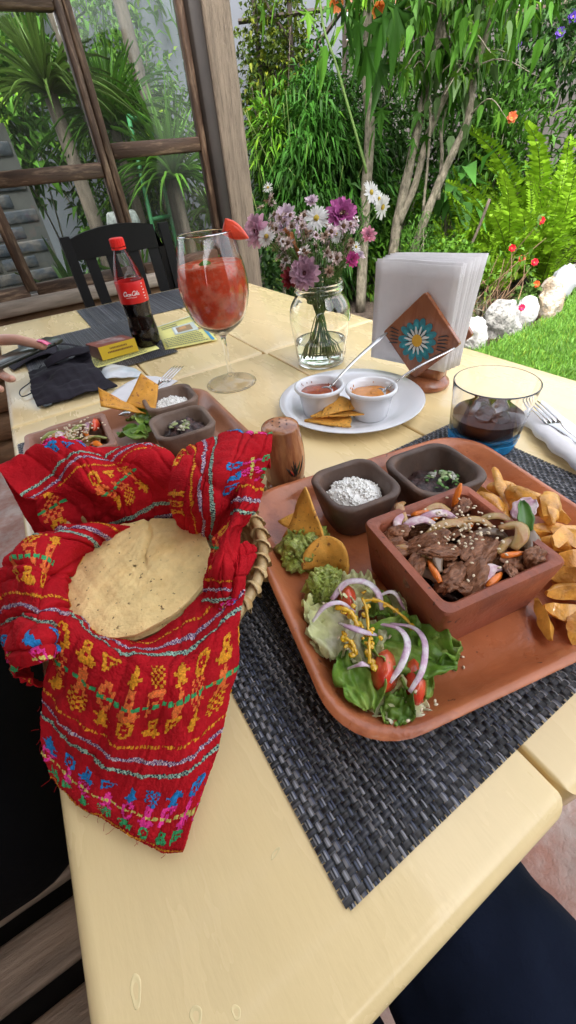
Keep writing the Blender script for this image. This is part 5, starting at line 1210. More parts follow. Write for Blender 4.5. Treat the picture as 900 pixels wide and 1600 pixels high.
t = thing('person', 'hand and bare forearm reaching in from the left holding a phone', 'person', PH)
V = [(-.62, 1.30, T + .08), (-.45, 1.22, T + .085), (-.27, 1.13, T + .082), (-.2, 1.085, T + .08), (-.145, 1.06, T + .08), (-.105, 1.045, T + .078),     # forearm, wrist, palm
     (-.085, 1.04, T + .086), (-.05, 1.01, T + .086), (-.018, .975, T + .077), (-.004, .962, T + .071),            # thumb
     (-.115, 1.0, T + .058), (-.1, .95, T + .046), (-.088, .915, T + .044), (-.08, .895, T + .048),              # index below the phone
     (-.14, .985, T + .056), (-.125, .93, T + .040), (-.112, .895, T + .038), (-.104, .875, T + .042),
     (-.165, .985, T + .056), (-.152, .935, T + .038), (-.14, .90, T + .036), (-.132, .882, T + .040),
     (-.185, 1.0, T + .058), (-.176, .955, T + .040), (-.166, .93, T + .038), (-.16, .915, T + .041)]
E_ = [(0, 1), (1, 2), (2, 3), (3, 4), (4, 5), (5, 6), (6, 7), (7, 8), (8, 9), (5, 10), (10, 11), (11, 12), (12, 13), (4, 14), (14, 15), (15, 16), (16, 17), (4, 18), (18, 19), (19, 20), (20, 21), (3, 22), (22, 23), (23, 24), (24, 25)]
Rr = [.042, .038, .027, (.026, .032), (.024, .036), (.019, .026), .0125, .0105, .0098, .0075] + [.0095, .0085, .008, .0065] + [.0095, .0088, .0082, .0066] + [.0092, .0082, .0076, .0062] + [.008, .0072, .0066, .0055]
skin_obj('body', V, E_, Rr, M_skin, t, off=PH)
G = surf(np.array([[(-.016, .966, .0845), (-.011, .973, .0855), (-.005, .977, .083)], [(-.009, .959, .0815), (-.004, .965, .0825), (.001, .969, .08)], [(-.001, .951, .0755), (.003, .957, .0765), (.007, .961, .0745)]]) + [0, 0, T], 8, 8)
MB().sheet(G, .0008).build('thumb_nail', M_nail, t)
ph = thing('smartphone', 'dark smartphone held in the hand above the placemat', 'phone', (-.05, 1.0, T + .06))
d = np.array([.165, .12, .0]); d /= np.linalg.norm(d); s_ = np.array([-.45, .85, .02]); s_ -= d * (s_ @ d); s_ /= np.linalg.norm(s_); n_ = np.cross(d, s_)
RM = np.stack([d, s_, n_], 1); pc = np.array([-.045, .993, T + .064]) 
case = MB().box(pc, (.158, .05, .0085), RM, bev=.003).build('case', mat('phone_case', (.025, .03, .022), .3, .2, 20, coat=.4), ph)
MB().box(pc + n_ * -.0047, (.148, .045, .0008), RM, bev=.0003).build('screen', mat('phone_screen', (.01, .012, .014), .05, 0, coat=1), case)
for k in range(3): MB().box(pc + d * (.035 + .012 * k) - s_ * .0255, (.008 if k else .012, .0012, .003), RM, bev=.0004).build('side_button', mat('phone_button', (.12, .13, .11), .3, metal=.6) if k == 0 else bpy.data.materials['phone_button'], case)

# ---------------------------------------------------------------- lap of the photographer
M_navy = mat('navy_trousers', (.006, .0095, .022), .9, .25, 9, .5, 160, spec=.12)
t = thing('person', 'seated person below the near table edge, only dark navy trousers showing', 'person', (.0, -.3, 0))
V = [(0, -.42, .60), (.085, -.38, .565), (.095, -.2, .57), (.092, -.05, .575), (.095, .12, .555), (.1, .15, .3), (.1, .13, .09), (.1, .22, .05), (-.085, -.38, .565), (-.075, -.2, .57), (-.065, -.05, .575), (-.06, .1, .555), (-.06, .14, .3), (-.06, .12, .09), (-.06, .21, .05), (0, -.5, .8)]
E_ = [(0, 1), (1, 2), (2, 3), (3, 4), (4, 5), (5, 6), (6, 7), (0, 8), (8, 9), (9, 10), (10, 11), (11, 12), (12, 13), (13, 14), (0, 15)]
Rr = [.14, .105, .09, .08, .068, .058, .05, .04, .105, .09, .08, .068, .058, .05, .04, .15]
o = skin_obj('body', V, E_, Rr, M_navy, t, sub=4, off=(0, -.3, 0))
tx = bpy.data.textures.new('trouser_creases', 'CLOUDS'); tx.noise_scale = .055; tx.noise_depth = 2
dm = o.modifiers.new('Creases', 'DISPLACE'); dm.texture = tx; dm.strength = .016; dm.mid_level = .5; dm.texture_coords = 'LOCAL'

# ================================================================ bouquet
M_pet = mat('petal', (1, 1, 1), .55, .18, 120, attr=True, transl=.3)
M_stem = mat('green_stem', (.09, .17, .03), .5, .35, 40)
M_dry = mat('dried_flower', (1, 1, 1), .8, .3, 200, attr=True)
def petal(mb, c, Rm_, a, r0, L_, w, lift, cup, col, n=5, droop=0):
    G = np.zeros((n, 3, 3))
    for i in range(n):
        s = i / (n - 1); hw = w / 2 * (.45 + .55 * math.sin(PI * (.1 + .75 * s))) * (1 if s < .9 else .55)
        for j in range(3):
            v = j - 1; x = r0 + L_ * s * math.cos(lift); z = L_ * s * math.sin(lift) + cup * v * v * w - droop * L_ * s * s
            G[i, j] = (x * math.cos(a) - v * hw * math.sin(a), x * math.sin(a) + v * hw * math.cos(a), z)
    mb.sheet(G @ Rm_.T + np.array(c), 0, col)
def stem(P, r, parent): MB().tube(bez(P, 18), r, 6).build('stem', M_stem, parent)
HEADS = [('daisy', .448, .651, .979, .021, 'large white daisy in the middle of the bouquet'), ('daisy', .382, .703, .961, .017, 'white daisy at the left of the bouquet, over the pink bloom'), ('daisy', .479, .641, .954, .014, 'small cream daisy below the magenta dahlia'), ('daisy', .561, .652, 1.001, .018, 'topmost white bloom leaning out to the right'), ('daisy', .576, .639, .98, .019, 'drooping white bloom at the far right of the bouquet'), ('daisy', .584, .658, .99, .015, 'white bloom behind the two leaning out to the right'),
 ('dahlia_magenta', .498, .651, .978, .025, 'bright magenta dahlia at the top right of the bouquet'), ('dahlia_mauve', .396, .613, .914, .024, 'dusty mauve dahlia hanging over the jar rim'), ('dahlia_pink', .383, .737, .967, .026, 'pale pink bloom at the left edge of the bouquet'), ('lilac', .428, .711, .983, .02, 'lilac bloom left of the large white daisy'), ('lilac', .416, .707, .969, .018, 'lilac bloom above the orange leaf'), ('lilac', .429, .664, .964, .015, 'small lilac bloom in the centre of the bouquet'), ('pink', .533, .623, .946, .015, 'pink half open bud at the right of the bouquet'), ('magenta', .487, .609, .919, .014, 'small magenta bloom low on the right by the jar rim'), ('red', .392, .651, .903, .018, 'dark red bloom half hidden beside the mauve dahlia'), ('lilac', .476, .704, .997, .013, 'pale lilac bloom at the top of the bouquet'), ('lilac', .528, .64, .917, .012, 'purple tinged bloom near the right jar rim'), ('daisy', .505, .62, .934, .010, 'tiny white bud low on the right side'), ('daisy', .43, .768, 1.021, .010, 'tiny white bloom at the top left of the bouquet')]
CP = {'dahlia_magenta': (.52, .13, .38), 'dahlia_mauve': (.5, .3, .4), 'dahlia_pink': (.76, .5, .63), 'lilac': (.7, .57, .67), 'pink': (.7, .3, .42), 'magenta': (.5, .06, .25), 'red': (.2, .012, .02)}
rg = np.random.default_rng(21)
neck = np.array([VX, VY, T + .14])
for k, (ty, x, y, z, r, lab) in enumerate(HEADS):
    r *= .94; z += .006
    H = np.array([x, y, z]); t = thing('cut_flower', lab, 'flower', tuple(H), 'flowers in the glass jar')
    dirn = (H - neck); dirn /= np.linalg.norm(dirn); tocam = np.array([0, 0, 1.05]) - H; tocam /= np.linalg.norm(tocam)
    ax = dirn * .45 + tocam * .75 + np.array([0, 0, .1]) + rg.normal(size=3) * .12
    if k in (3, 4, 5): ax = dirn * .3 + np.array([.3, -.4, .1 if k != 4 else -.4]) + tocam * .6
    if k == 8: ax = tocam * .6 + np.array([-.7, .1, .1])
    Rf = frame(ax); g = MB()
    if ty == 'daisy':
        n = 26 if r > .012 else 14
        for j in range(n): petal(g, H, Rf, 2 * PI * j / n + rg.uniform(-.08, .08), r * .15, r * rg.uniform(.75, .95), r * .2, rg.uniform(-.05, .3), .1, np.array([.78, .78, .78]) * rg.uniform(.85, 1.05), 5, .12)
        g.build('petals', M_pet, t)
        MB().blob(H + Rf[:, 2] * .001, (r * .24, r * .24, r * .14), .12, 1, 12, 8, Rf, freq=6).build('disc', mat('disc_yellow', (.5, .36, .04), .7, .4, 300, .8, 300) if 'disc_yellow' not in bpy.data.materials else bpy.data.materials['disc_yellow'], t)
    else:
        c0 = np.array(CP[ty]); rings = [(14, .2, .95, .1), (13, .15, .85, .4), (11, .1, .7, .75), (8, .05, .5, 1.1)] if 'dahlia' in ty else [(11, .15, .95, .35), (9, .1, .75, .75), (7, .05, .5, 1.1)]
        for q, (n, r0, L_, lift) in enumerate(rings):
            for j in range(n): petal(g, H, Rf, 2 * PI * j / n + q * .3 + rg.uniform(-.12, .12), r * r0, r * L_ * rg.uniform(.85, 1.05), r * .42, lift + rg.uniform(-.12, .12), .25, c0 * rg.uniform(.75, 1.2) * (1 + .12 * (q == 0)), 5, .1)
        g.build('petals', M_pet, t)
        MB().blob(H + Rf[:, 2] * r * .12, (r * .16, r * .16, r * .2), .2, 2, 10, 7, Rf).build('disc', mat('disc_dark', (.14, .05, .06), .8, .4) if 'disc_dark' not in bpy.data.materials else bpy.data.materials['disc_dark'], t)
    foot = np.array([VX - (x - VX) * .35 + rg.uniform(-.012, .012), VY - (y - VY) * .35 + rg.uniform(-.012, .012), T + .013 + rg.uniform(0, .012)]); nk = neck + np.array([(x - VX) * .22, (y - VY) * .22, -.01])
    nk[:2] = np.array([VX, VY]) + (nk[:2] - [VX, VY]) * min(1, .03 / (1e-6 + np.linalg.norm(nk[:2] - [VX, VY])))
    foot[:2] = np.array([VX, VY]) + (foot[:2] - [VX, VY]) * min(1, .036 / (1e-6 + np.linalg.norm(foot[:2] - [VX, VY])))
    stem([foot, (foot + nk) / 2 + rg.normal(size=3) * .003, nk, (nk + H) / 2 + [0, 0, .008], H - Rf[:, 2] * .002], .0013 if r > .012 else .0009, t)
# small withered asters
for k in range(95):
    a = rg.uniform(0, 6.28); e = rg.uniform(0, 1) ** .5; H = np.array([VX - .005 + .082 * e * math.cos(a), VY + .01 + .075 * e * math.sin(a), T + .165 + .095 * rg.uniform(0, 1) * (1 - .35 * e)])
    if k < 6: H = np.array([.405 + .03 * rg.random(), .735 + .03 * rg.random(), .985 + .04 * rg.random()])
    t = thing('withered_aster', 'small withered brown and white aster among the bouquet', 'flower', tuple(H), 'withered asters in the bouquet')
    ax = (H - neck) + rg.normal(size=3) * .05 + np.array([-.03, -.04, .02]); Rf = frame(ax); g = MB(); r = rg.uniform(.007, .0115); cc = [(.6, .47, .43), (.78, .72, .7), (.45, .32, .24), (.7, .55, .6)][k % 4]
    for q in range(2):
        for j in range(11): petal(g, H, Rf, j * .571 + q * .3 + rg.uniform(-.2, .2), r * .15, r * rg.uniform(.6, 1), r * .3, rg.uniform(-.1, .9), .2, np.array(cc) * rg.uniform(.6, 1.25), 4, .2)
    g.build('petals', M_dry, t)
    MB().blob(H + Rf[:, 2] * .0015, (r * .35, r * .35, r * .3), .25, k, 9, 6, Rf).build('disc', mat('withered_disc', (.11, .06, .03), .9, .4) if k == 0 else bpy.data.materials['withered_disc'], t)
    nk = neck + np.array([.022 * math.cos(a), .022 * math.sin(a), -.01]); foot = np.array([VX - .02 * math.cos(a), VY - .02 * math.sin(a), T + .015])
    if k % 3 == 0: stem([foot, nk, (nk + H) / 2, H], .0008, t)
    else: stem([nk - [0, 0, .02], (nk + H) / 2 + rg.normal(size=3) * .006, H], .0007, t)
    # narrow leaves on the stem
    g = MB()
    for q in range(4):
        s = rg.uniform(.2, .9); p = nk * (1 - s) + H * s; d = rg.normal(size=3); d[2] = abs(d[2]) * .5; d /= np.linalg.norm(d); sd = np.cross(d, [0, 0, 1.]); sd /= np.linalg.norm(sd) + 1e-6; L_ = rg.uniform(.012, .026); w = L_ * .12
        g.sheet(np.array([[p - sd * w * .3, p + sd * w * .3], [p + d * L_ * .5 - sd * w + [0, 0, .002], p + d * L_ * .5 + sd * w + [0, 0, .002]], [p + d * L_ - sd * w * .1, p + d * L_ + sd * w * .1]]), 0)
    g.build('leaves', M_stem, t)
leafsheet((.418, .66, .93), (.398, .675, .975), .03, .2, mat('orange_leaf', (.55, .2, .06), .6, .3, 60, transl=.2), 'dry_leaf', 'dry orange leaf at the left of the bouquet', 'leaf', ruff=.004, seed=3)
# ================================================================ garden
M_leaf = mat('leaf_green', (.5, .58, .34), .5, .3, 3, attr=True, transl=.25, spec=.18)
M_bark = mat('pale_bark', (.2, .175, .13), .85, .35, 8, 1, 40, aniso=(3, 3, 1.5), bdist=.01, col2=(.1, .09, .06), cs=14)
M_bark2 = mat('dark_bark', (.12, .095, .075), .9, .35, 8, .9, 30, aniso=(4, 4, 1), bdist=.01)
def unit(a): return a / (np.linalg.norm(a, axis=-1, keepdims=True) + 1e-12)
def leaves(mb, P, Dr, L_, W, cols, fold=.25, droop=.25, r=None):
    """lance leaves, vectorised: base, two sides, keel, tip"""
    r = r or RNG; n = len(P); Dr = unit(Dr); up = unit(np.array([0, 0, 1.]) + .35 * r.normal(size=(n, 3))); sd = unit(np.cross(Dr, up)); nn = np.cross(sd, Dr)
    L_ = np.broadcast_to(L_, (n,))[:, None]; W = np.broadcast_to(W, (n,))[:, None]
    mid = P + Dr * L_ * .42 + nn * L_ * .06; tip = P + Dr * L_ - np.array([0, 0, 1.]) * L_ * droop
    V = np.stack([P, mid - sd * W / 2 + nn * W * fold, mid, mid + sd * W / 2 + nn * W * fold, tip], 1).reshape(-1, 3); i = np.arange(n)[:, None] * 5
    F = (i[:, None, :] + np.array([[0, 2, 1], [0, 3, 2], [1, 2, 4], [2, 3, 4]])[None]).reshape(-1, 3)
    mb.add(V, F, np.repeat(cols, 4, 0)); return mb
def cols(n, base, var=.35, yellow=0., r=None):
    r = r or RNG; c = np.array(base) * r.uniform(1 - var, 1 + var, (n, 1)); k = r.random((n, 1)) < yellow
    return np.where(k, c * np.array([1.9, 1.45, .9]), c)
def canopy(c, rad, n, r): # points through a volume, denser to the outside, with lumps
    d = unit(r.normal(size=(n, 3))); q = r.random(n) ** .45; lump_ = 1 + .22 * snoise(d * 2.5, 5)
    return np.array(c) + d * (q * lump_)[:, None] * np.array(rad), d
def bush(name, label, cat, c, rad, n, L_, W, col, seed, grp=None, var=.35, yellow=.08, droop=.3, stems=7, base=None, outw=.8, bark=None, crown='foliage'):
    r = np.random.default_rng(seed); base = np.array(base if base is not None else (c[0], c[1], 0)); t = thing(name, label, cat, tuple(base), grp)
    P, d = canopy(c, rad, n, r); Dr = d * outw + r.normal(size=(n, 3)) * .6 + np.array([0, 0, .1]); mb = MB(); leaves(mb, P, Dr, L_ * r.uniform(.6, 1.3, n), W * r.uniform(.7, 1.2, n), cols(n, col, var, yellow, r), droop=droop, r=r); mb.build(crown, M_leaf, t)
    g = MB()
    for k in range(stems):
        e = np.array(c) + unit(r.normal(size=3)) * np.array(rad) * .7; g.tube(bez([base + np.array([r.uniform(-.08, .08), r.uniform(-.08, .08), 0]), (base + e) / 2 + r.normal(size=3) * .04, e], 8), np.linspace(.012, .004, 8), 5)
    g.build('stem', bark or M_bark, t); return t
# --- bamboo
r = np.random.default_rng(1); t = thing('bamboo_clump', 'dense leafy bamboo clump behind the bouquet', 'bamboo', (2.45, 3.6, 0)); mb = MB(); g = MB(); n = 0
for k in range(64):
    a = r.uniform(0, 6.28); b = np.array([2.47 + .22 * r.normal(), 3.6 + .17 * r.normal(), 0]); lean = np.array([math.cos(a), math.sin(a), 0]) * r.uniform(.1, .5); H = r.uniform(1.0, 1.58)
    s = np.linspace(0, 1, 12)[:, None]; C = b + lean * s ** 2 + np.array([0, 0, 1.]) * (H * s - .2 * s ** 3 * np.linalg.norm(lean)); g.tube(C, np.linspace(.007, .002, 12), 5)
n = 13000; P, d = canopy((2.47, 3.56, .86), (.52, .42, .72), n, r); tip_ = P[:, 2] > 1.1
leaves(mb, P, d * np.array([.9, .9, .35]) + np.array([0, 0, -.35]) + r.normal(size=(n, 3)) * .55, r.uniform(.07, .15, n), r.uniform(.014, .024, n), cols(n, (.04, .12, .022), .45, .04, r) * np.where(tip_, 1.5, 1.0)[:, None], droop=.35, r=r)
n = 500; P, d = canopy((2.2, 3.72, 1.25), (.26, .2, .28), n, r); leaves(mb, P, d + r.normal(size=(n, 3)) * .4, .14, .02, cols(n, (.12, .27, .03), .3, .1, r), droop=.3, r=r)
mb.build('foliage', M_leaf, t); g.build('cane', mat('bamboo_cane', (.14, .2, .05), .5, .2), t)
# --- trees with their own leaves
def leaf_mesh(lobes, L_, W, name, colr, droop):
    a = np.array(lobes); tip = []
    V = [(0, 0, 0)]; F = []
    for x, y in a: V.append((x * W, y * L_, -droop * L_ * (y ** 2 + x ** 2 * .6) + .02 * L_ * abs(x)))
    for k in range(1, len(V) - 1): F.append((0, k, k + 1))
    mb = MB(); mb.add(np.array(V), [tuple(f) for f in F], colr); return mb.mesh(name, smooth=True)
PALM = [(-.08, -.02), (-.62, -.22), (-.3, .08), (-.95, .12), (-.36, .28), (-.82, .62), (-.26, .42), (-.2, .7), (0, 1.25), (.2, .7), (.26, .42), (.82, .62), (.36, .28), (.95, .12), (.3, .08), (.62, -.22), (.08, -.02)]
TRI = [(-.3, .02), (-.55, .2), (-.4, .5), (-.2, .85), (0, 1.2), (.2, .85), (.4, .5), (.55, .2), (.3, .02)]
LM = [leaf_mesh(PALM, .11, .075, 'palmate_leaf', (.075, .2, .03), .35), leaf_mesh(TRI, .12, .05, 'pointed_leaf', (.11, .27, .04), .3), leaf_mesh(PALM, .09, .06, 'palmate_leaf', (.17, .33, .05), .2), leaf_mesh(TRI, .1, .05, 'pointed_leaf', (.16, .24, .14), .25), leaf_mesh(PALM, .21, .12, 'large_palmate_leaf', (.05, .14, .025), .3)]
for m_ in LM: m_.materials.append(M_leaf)
def hang_leaf(t, p, kind, r, down=.8, sc=1.0):
    o = bpy.data.objects.new('leaf', LM[kind]); COL.objects.link(o); o.parent = t
    a = r.uniform(0, 6.28); q = Matrix.Rotation(a, 4, 'Z') @ Matrix.Rotation(-down * 1.45 + r.uniform(-.4, .4), 4, 'X') @ Matrix.Rotation(r.uniform(-.5, .5), 4, 'Y')
    o.matrix_basis = Matrix.Translation(Vector(p) - Vector(ROOT[t.name])) @ q @ Matrix.Scale(sc * r.uniform(.75, 1.2), 4)
r = np.random.default_rng(8)
t = thing('garden_tree', 'pale tree with several crooked trunks and hanging leaves', 'tree', (2.95, 3.13, 0))
T1 = [(2.946, 3.132, -.03), (2.965, 3.114, .37), (2.979, 3.101, .648), (3.021, 3.06, .974), (3.05, 3.031, 1.226), (3.08, 3.001, 1.482), (3.108, 2.971, 1.708), (3.12, 2.96, 2.3)]
T2 = [(3.0, 3.05, -.03), (3.033, 2.977, .3), (3.118, 2.888, .721), (3.182, 2.817, .97), (3.244, 2.746, 1.19), (3.244, 2.746, 1.441), (3.271, 2.713, 1.66), (3.28, 2.7, 2.2)]
T3 = [(2.982, 3.098, .603), (3.059, 3.022, .851), (3.101, 2.979, 1.131), (3.174, 2.901, 1.372), (3.2, 2.876, 1.477), (3.13, 2.955, 1.621), (3.08, 3.0, 2.0)]
T4 = [(3.16, 2.85, .75), (3.2, 2.9, 1.0), (3.203, 2.943, 1.176), (3.222, 2.922, 1.406), (3.224, 2.92, 1.781), (3.218, 2.926, 2.1)]
T5 = [(3.09, 2.93, .679), (3.073, 2.936, 1.181), (3.023, 2.987, 1.569), (3.002, 3.008, 2.1)]
for P, r0, r1 in ((T1, .05, .019), (T2, .041, .016), (T3, .031, .015), (T4, .015, .008), (T5, .011, .006)):
    s = bez(P, 30); rad = np.linspace(r0, r1, 30) * (1 + .06 * np.sin(np.arange(30) * 1.9)); rad[0] *= 1.25; MB().tube(s, rad, 12).build('trunk' if r0 > .025 else 'branch', M_bark, t)
g = MB()
tips = []
for k in range(26):
    src_ = bez([T1, T2, T3, T4][k % 4], 30); p = src_[r.integers(16, 29)]; d = unit(np.array([r.normal() * .9 - .25, r.normal() * .9 - .5, .25])); L_ = r.uniform(.25, .6); q = bez([p, p + d * L_ * .5 + [0, 0, .03], p + d * L_ - [0, 0, .12]], 10); g.tube(q, np.linspace(.006, .002, 10), 5); tips.append(q)
g.build('twig', M_bark, t)
for k in range(230):
    q = tips[r.integers(0, 26)]; p = q[r.integers(2, 10)] + r.normal(size=3) * .02
    if k % 3 == 0: p = bez([T1, T2, T4, T5][k % 4], 30)[r.integers(13, 29)] + r.normal(size=3) * .045
    hang_leaf(t, p, [0, 1, 2, 3, 1, 3][k % 6], r)
mb = MB(); n = 2000; P, d = canopy((3.2, 3.05, 2.0), (.95, .7, .48), n, r); leaves(mb, P, d * .5 + r.normal(size=(n, 3)) * .5 + np.array([0, 0, -.6]), r.uniform(.06, .12, n), r.uniform(.025, .05, n), cols(n, (.09, .22, .035), .5, .1, r), droop=.3, r=r); mb.build('crown', M_leaf, t)
for k in range(40): hang_leaf(t, (2.95 + r.uniform(-.25, .45), 2.5 + r.uniform(-.2, .3), 1.62 + r.uniform(-.12, .25)), [1, 1, 2, 3][k % 4], r, .9)
t = thing('slim_tree', 'slim straight sapling trunk with a green side shoot and large leaves', 'tree', (2.63, 3.144, 0))
MB().tube(bez([(2.631, 3.144, -.03), (2.64, 3.137, .728), (2.653, 3.126, 1.218), (2.622, 3.152, 1.508), (2.627, 3.148, 2.2)], 24), np.linspace(.048, .026, 24), 12).build('trunk', M_bark, t)
MB().tube(bez([(2.64, 3.137, .95), (2.599, 3.106, 1.014), (2.502, 3.185, 1.329), (2.431, 3.239, 1.552), (2.359, 3.292, 1.756), (2.34, 3.301, 2.1)], 20), np.linspace(.011, .007, 20), 8).build('shoot', mat('green_shoot', (.12, .2, .05), .5, .2), t)
for p, k, s_ in [((2.33, 2.88, 1.66), 4, 1.3), ((2.44, 2.80, 1.68), 4, 1.2), ((2.36, 2.84, 1.56), 4, 1.0), ((2.14, 3.02, 1.56), 2, 1.6), ((2.2, 3.05, 1.6), 1, 1.5), ((1.87, 3.2, 1.78), 2, 1.6), ((1.95, 3.15, 1.82), 2, 1.4), ((2.52, 2.9, 1.5), 4, .9), ((2.56, 2.72, 1.45), 0, 1.1), ((2.6, 2.95, 1.3), 0, 1.1), ((2.62, 3.05, 1.2), 1, 1), ((2.25, 2.95, 1.75), 4, 1.0), ((2.05, 3.0, 1.72), 2, 1.2), ((2.5, 2.75, 1.7), 4, 1.0), ((2.4, 3.0, 1.8), 0, 1.3), ((2.58, 2.7, 1.62), 1, 1.2)]:
    hang_leaf(t, p, k, r, .85, s_)
MB().tube(bez([(2.627, 3.148, 1.75), (2.5, 3.0, 1.85), (2.35, 2.87, 1.82), (2.2, 2.95, 1.84), (1.9, 3.18, 1.88)], 20), np.linspace(.012, .005, 20), 6).build('branch', bpy.data.materials['green_shoot'], t)
# orange blooms among those leaves
for k, (p, lab) in enumerate([((2.33, 3.1, 1.79), 'orange trumpet bloom near the top, left of the large dark leaf'), ((2.47, 2.87, 1.72), 'orange trumpet bloom near the top, right of the large dark leaf')]):
    tt = thing('orange_bloom', lab, 'flower', p); g = MB()
    for j in range(6): petal(g, p, frame((-.4, -.6, -.5)), j * 1.047, .004, .05, .035, .7, .2, np.array([.75, .22, .05]) * r.uniform(.8, 1.2), 6, .1)
    g.build('petals', M_pet, tt); MB().tube([np.array(p), np.array(p) + [.02, .02, .06]], .003, 5).build('stalk', bpy.data.materials['green_shoot'], tt)
# --- ferns: every frond a part
def frond_mesh(L_, arch, seed, n=42):
    r = np.random.default_rng(seed); s = np.linspace(0, 1, 16); rach = np.c_[L_ * (s - .25 * arch * s ** 2), 0 * s, L_ * arch * (-.55 * s ** 2.4)]
    mb = MB(); mb.tube(rach, np.linspace(.004, .001, 16), 4, col=(.16, .2, .05))
    i = np.linspace(.06, .995, n).repeat(2); sg = np.tile([-1, 1], n); P = np.stack([np.interp(i, s, rach[:, q]) for q in range(3)], 1)
    pl = L_ * .068 * (np.sin(PI * np.clip(i * .9 + .08, 0, 1)) ** .55) * r.uniform(.85, 1.1, 2 * n); Dr = np.stack([.35 + 0 * i, sg * 1., .12 + .15 * r.normal(size=2 * n)], 1)
    leaves(mb, P, Dr, pl, np.full(2 * n, L_ * .021), cols(2 * n, (.36, .58, .045), .18, .0, r), fold=.05, droop=.18, r=r); return mb.mesh('frond')
FM = [frond_mesh(L_, a, k) for k, (L_, a) in enumerate([(1.0, .35), (1.05, .7), (.95, 1.1), (.9, .5)])]
for m_ in FM: m_.materials.append(M_leaf)
def fern(c, n, sc, label, seed):
    r = np.random.default_rng(seed); t = thing('sword_fern', label, 'fern', c, 'bright ferns in the garden bed')
    for k in range(n):
        o = bpy.data.objects.new('frond', FM[k % 4]); COL.objects.link(o); o.parent = t; a = 2 * PI * k / n * 3.7 + r.uniform(-.3, .3); e = r.uniform(.75, 1.5)
        o.matrix_basis = Matrix.Translation((r.uniform(-.09, .09), r.uniform(-.09, .09), .02)) @ Matrix.Rotation(a, 4, 'Z') @ Matrix.Rotation(-e, 4, 'Y') @ Matrix.Rotation(r.uniform(-.6, .6), 4, 'X') @ Matrix.Scale(sc * r.uniform(.7, 1.12), 4)
fern((3.82, 2.98, 0), 30, 1.0, 'bright fern at the left of the fern bank, near the tree', 1)
fern((4.08, 2.66, 0), 34, 1.25, 'tall bright fern in the middle of the fern bank', 2)
fern((4.2, 2.36, 0), 30, 1.05, 'bright fern at the right end, above the grey stone', 3)
fern((4.55, 2.85, 0), 32, 1.5, 'tallest bright fern at the back right', 4)
fern((3.72, 2.55, 0), 26, .66, 'low fern in front of the bank behind the red flowers', 5)
fern((3.95, 3.3, 0), 30, 1.05, 'fern at the back, against the grey wall', 6)
fern((4.62, 2.25, 0), 26, 1.3, 'bright fern cut by the right edge of the picture', 7)
fern((4.35, 2.6, 0), 30, 1.2, 'fern filling the bank between the tall ones', 8)
fern((3.6, 2.85, 0), 24, .75, 'small fern at the foot of the leaning trunk', 9)
# --- shrubs
bush('leafy_shrub', 'light green small leaved shrub behind the napkins', 'shrub', (3.22, 2.66, .28), (.3, .22, .22), 900, .055, .035, (.15, .3, .05), 11)
bush('feathery_shrub', 'feathery green undergrowth at the foot of the crooked tree', 'shrub', (3.02, 2.86, .36), (.24, .2, .3), 1600, .06, .008, (.11, .25, .05), 12)
bush('leafy_shrub', 'mid green shrub between the bamboo and the tree', 'shrub', (2.85, 3.5, .5), (.35, .3, .5), 1500, .08, .03, (.09, .2, .03), 13)
bush('leafy_shrub', 'broad bright shrub behind the crooked tree trunks', 'shrub', (3.35, 3.4, .45), (.4, .35, .45), 1300, .09, .04, (.1, .24, .035), 14)
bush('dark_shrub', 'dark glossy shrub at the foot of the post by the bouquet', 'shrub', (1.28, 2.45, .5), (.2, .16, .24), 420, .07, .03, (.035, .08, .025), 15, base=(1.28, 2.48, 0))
bush('hibiscus_bush', 'upright leafy bush with an orange bloom above the ferns', 'shrub', (4.42, 3.25, 1.0), (.42, .4, .55), 1500, .12, .035, (.12, .26, .06), 16, droop=.05)
bush('flowering_vine', 'bushy vine with purple blooms at the top right', 'vine', (5.0, 3.35, 1.72), (.55, .5, .42), 2200, .06, .04, (.06, .13, .05), 17)
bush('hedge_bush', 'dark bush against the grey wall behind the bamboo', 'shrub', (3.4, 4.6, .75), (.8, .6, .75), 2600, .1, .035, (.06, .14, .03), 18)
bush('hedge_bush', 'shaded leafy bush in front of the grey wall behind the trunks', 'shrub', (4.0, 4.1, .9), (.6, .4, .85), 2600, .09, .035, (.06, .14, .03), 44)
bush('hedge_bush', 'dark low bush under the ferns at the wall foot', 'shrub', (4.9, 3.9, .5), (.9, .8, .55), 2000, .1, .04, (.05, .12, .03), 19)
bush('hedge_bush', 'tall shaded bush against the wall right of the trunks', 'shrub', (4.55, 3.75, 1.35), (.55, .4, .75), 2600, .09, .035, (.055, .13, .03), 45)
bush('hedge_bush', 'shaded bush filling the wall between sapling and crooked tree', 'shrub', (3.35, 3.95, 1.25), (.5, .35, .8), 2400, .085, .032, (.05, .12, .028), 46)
bush('leafy_shrub', 'shrub with orange blooms at the right edge above the ferns', 'shrub', (5.2, 2.75, 1.15), (.45, .4, .6), 1400, .1, .035, (.1, .22, .05), 20)
bush('broadleaf_plant', 'broad pale leaved plant under the leaning trunk', 'plant', (3.55, 3.0, .8), (.16, .16, .12), 26, .26, .15, (.13, .33, .09), 22, droop=.25, stems=9)
def bloom(p, ax, rad, col, lab, nm='garden_bloom', grp=None, n=6):
    tt = thing(nm, lab, 'flower', p, grp); g = MB()
    for q in range(2):
        for j in range(n): petal(g, p, frame(ax), j * 2 * PI / n + q * .5, rad * .05, rad, rad * .75, .35 + .5 * q, .2, np.array(col) * r.uniform(.75, 1.2), 5, .15)
    g.build('petals', M_pet, tt); MB().blob(p, (rad * .18,) * 3, .1, 1, 8, 6).build('disc', bpy.data.materials['disc_yellow'], tt); return tt
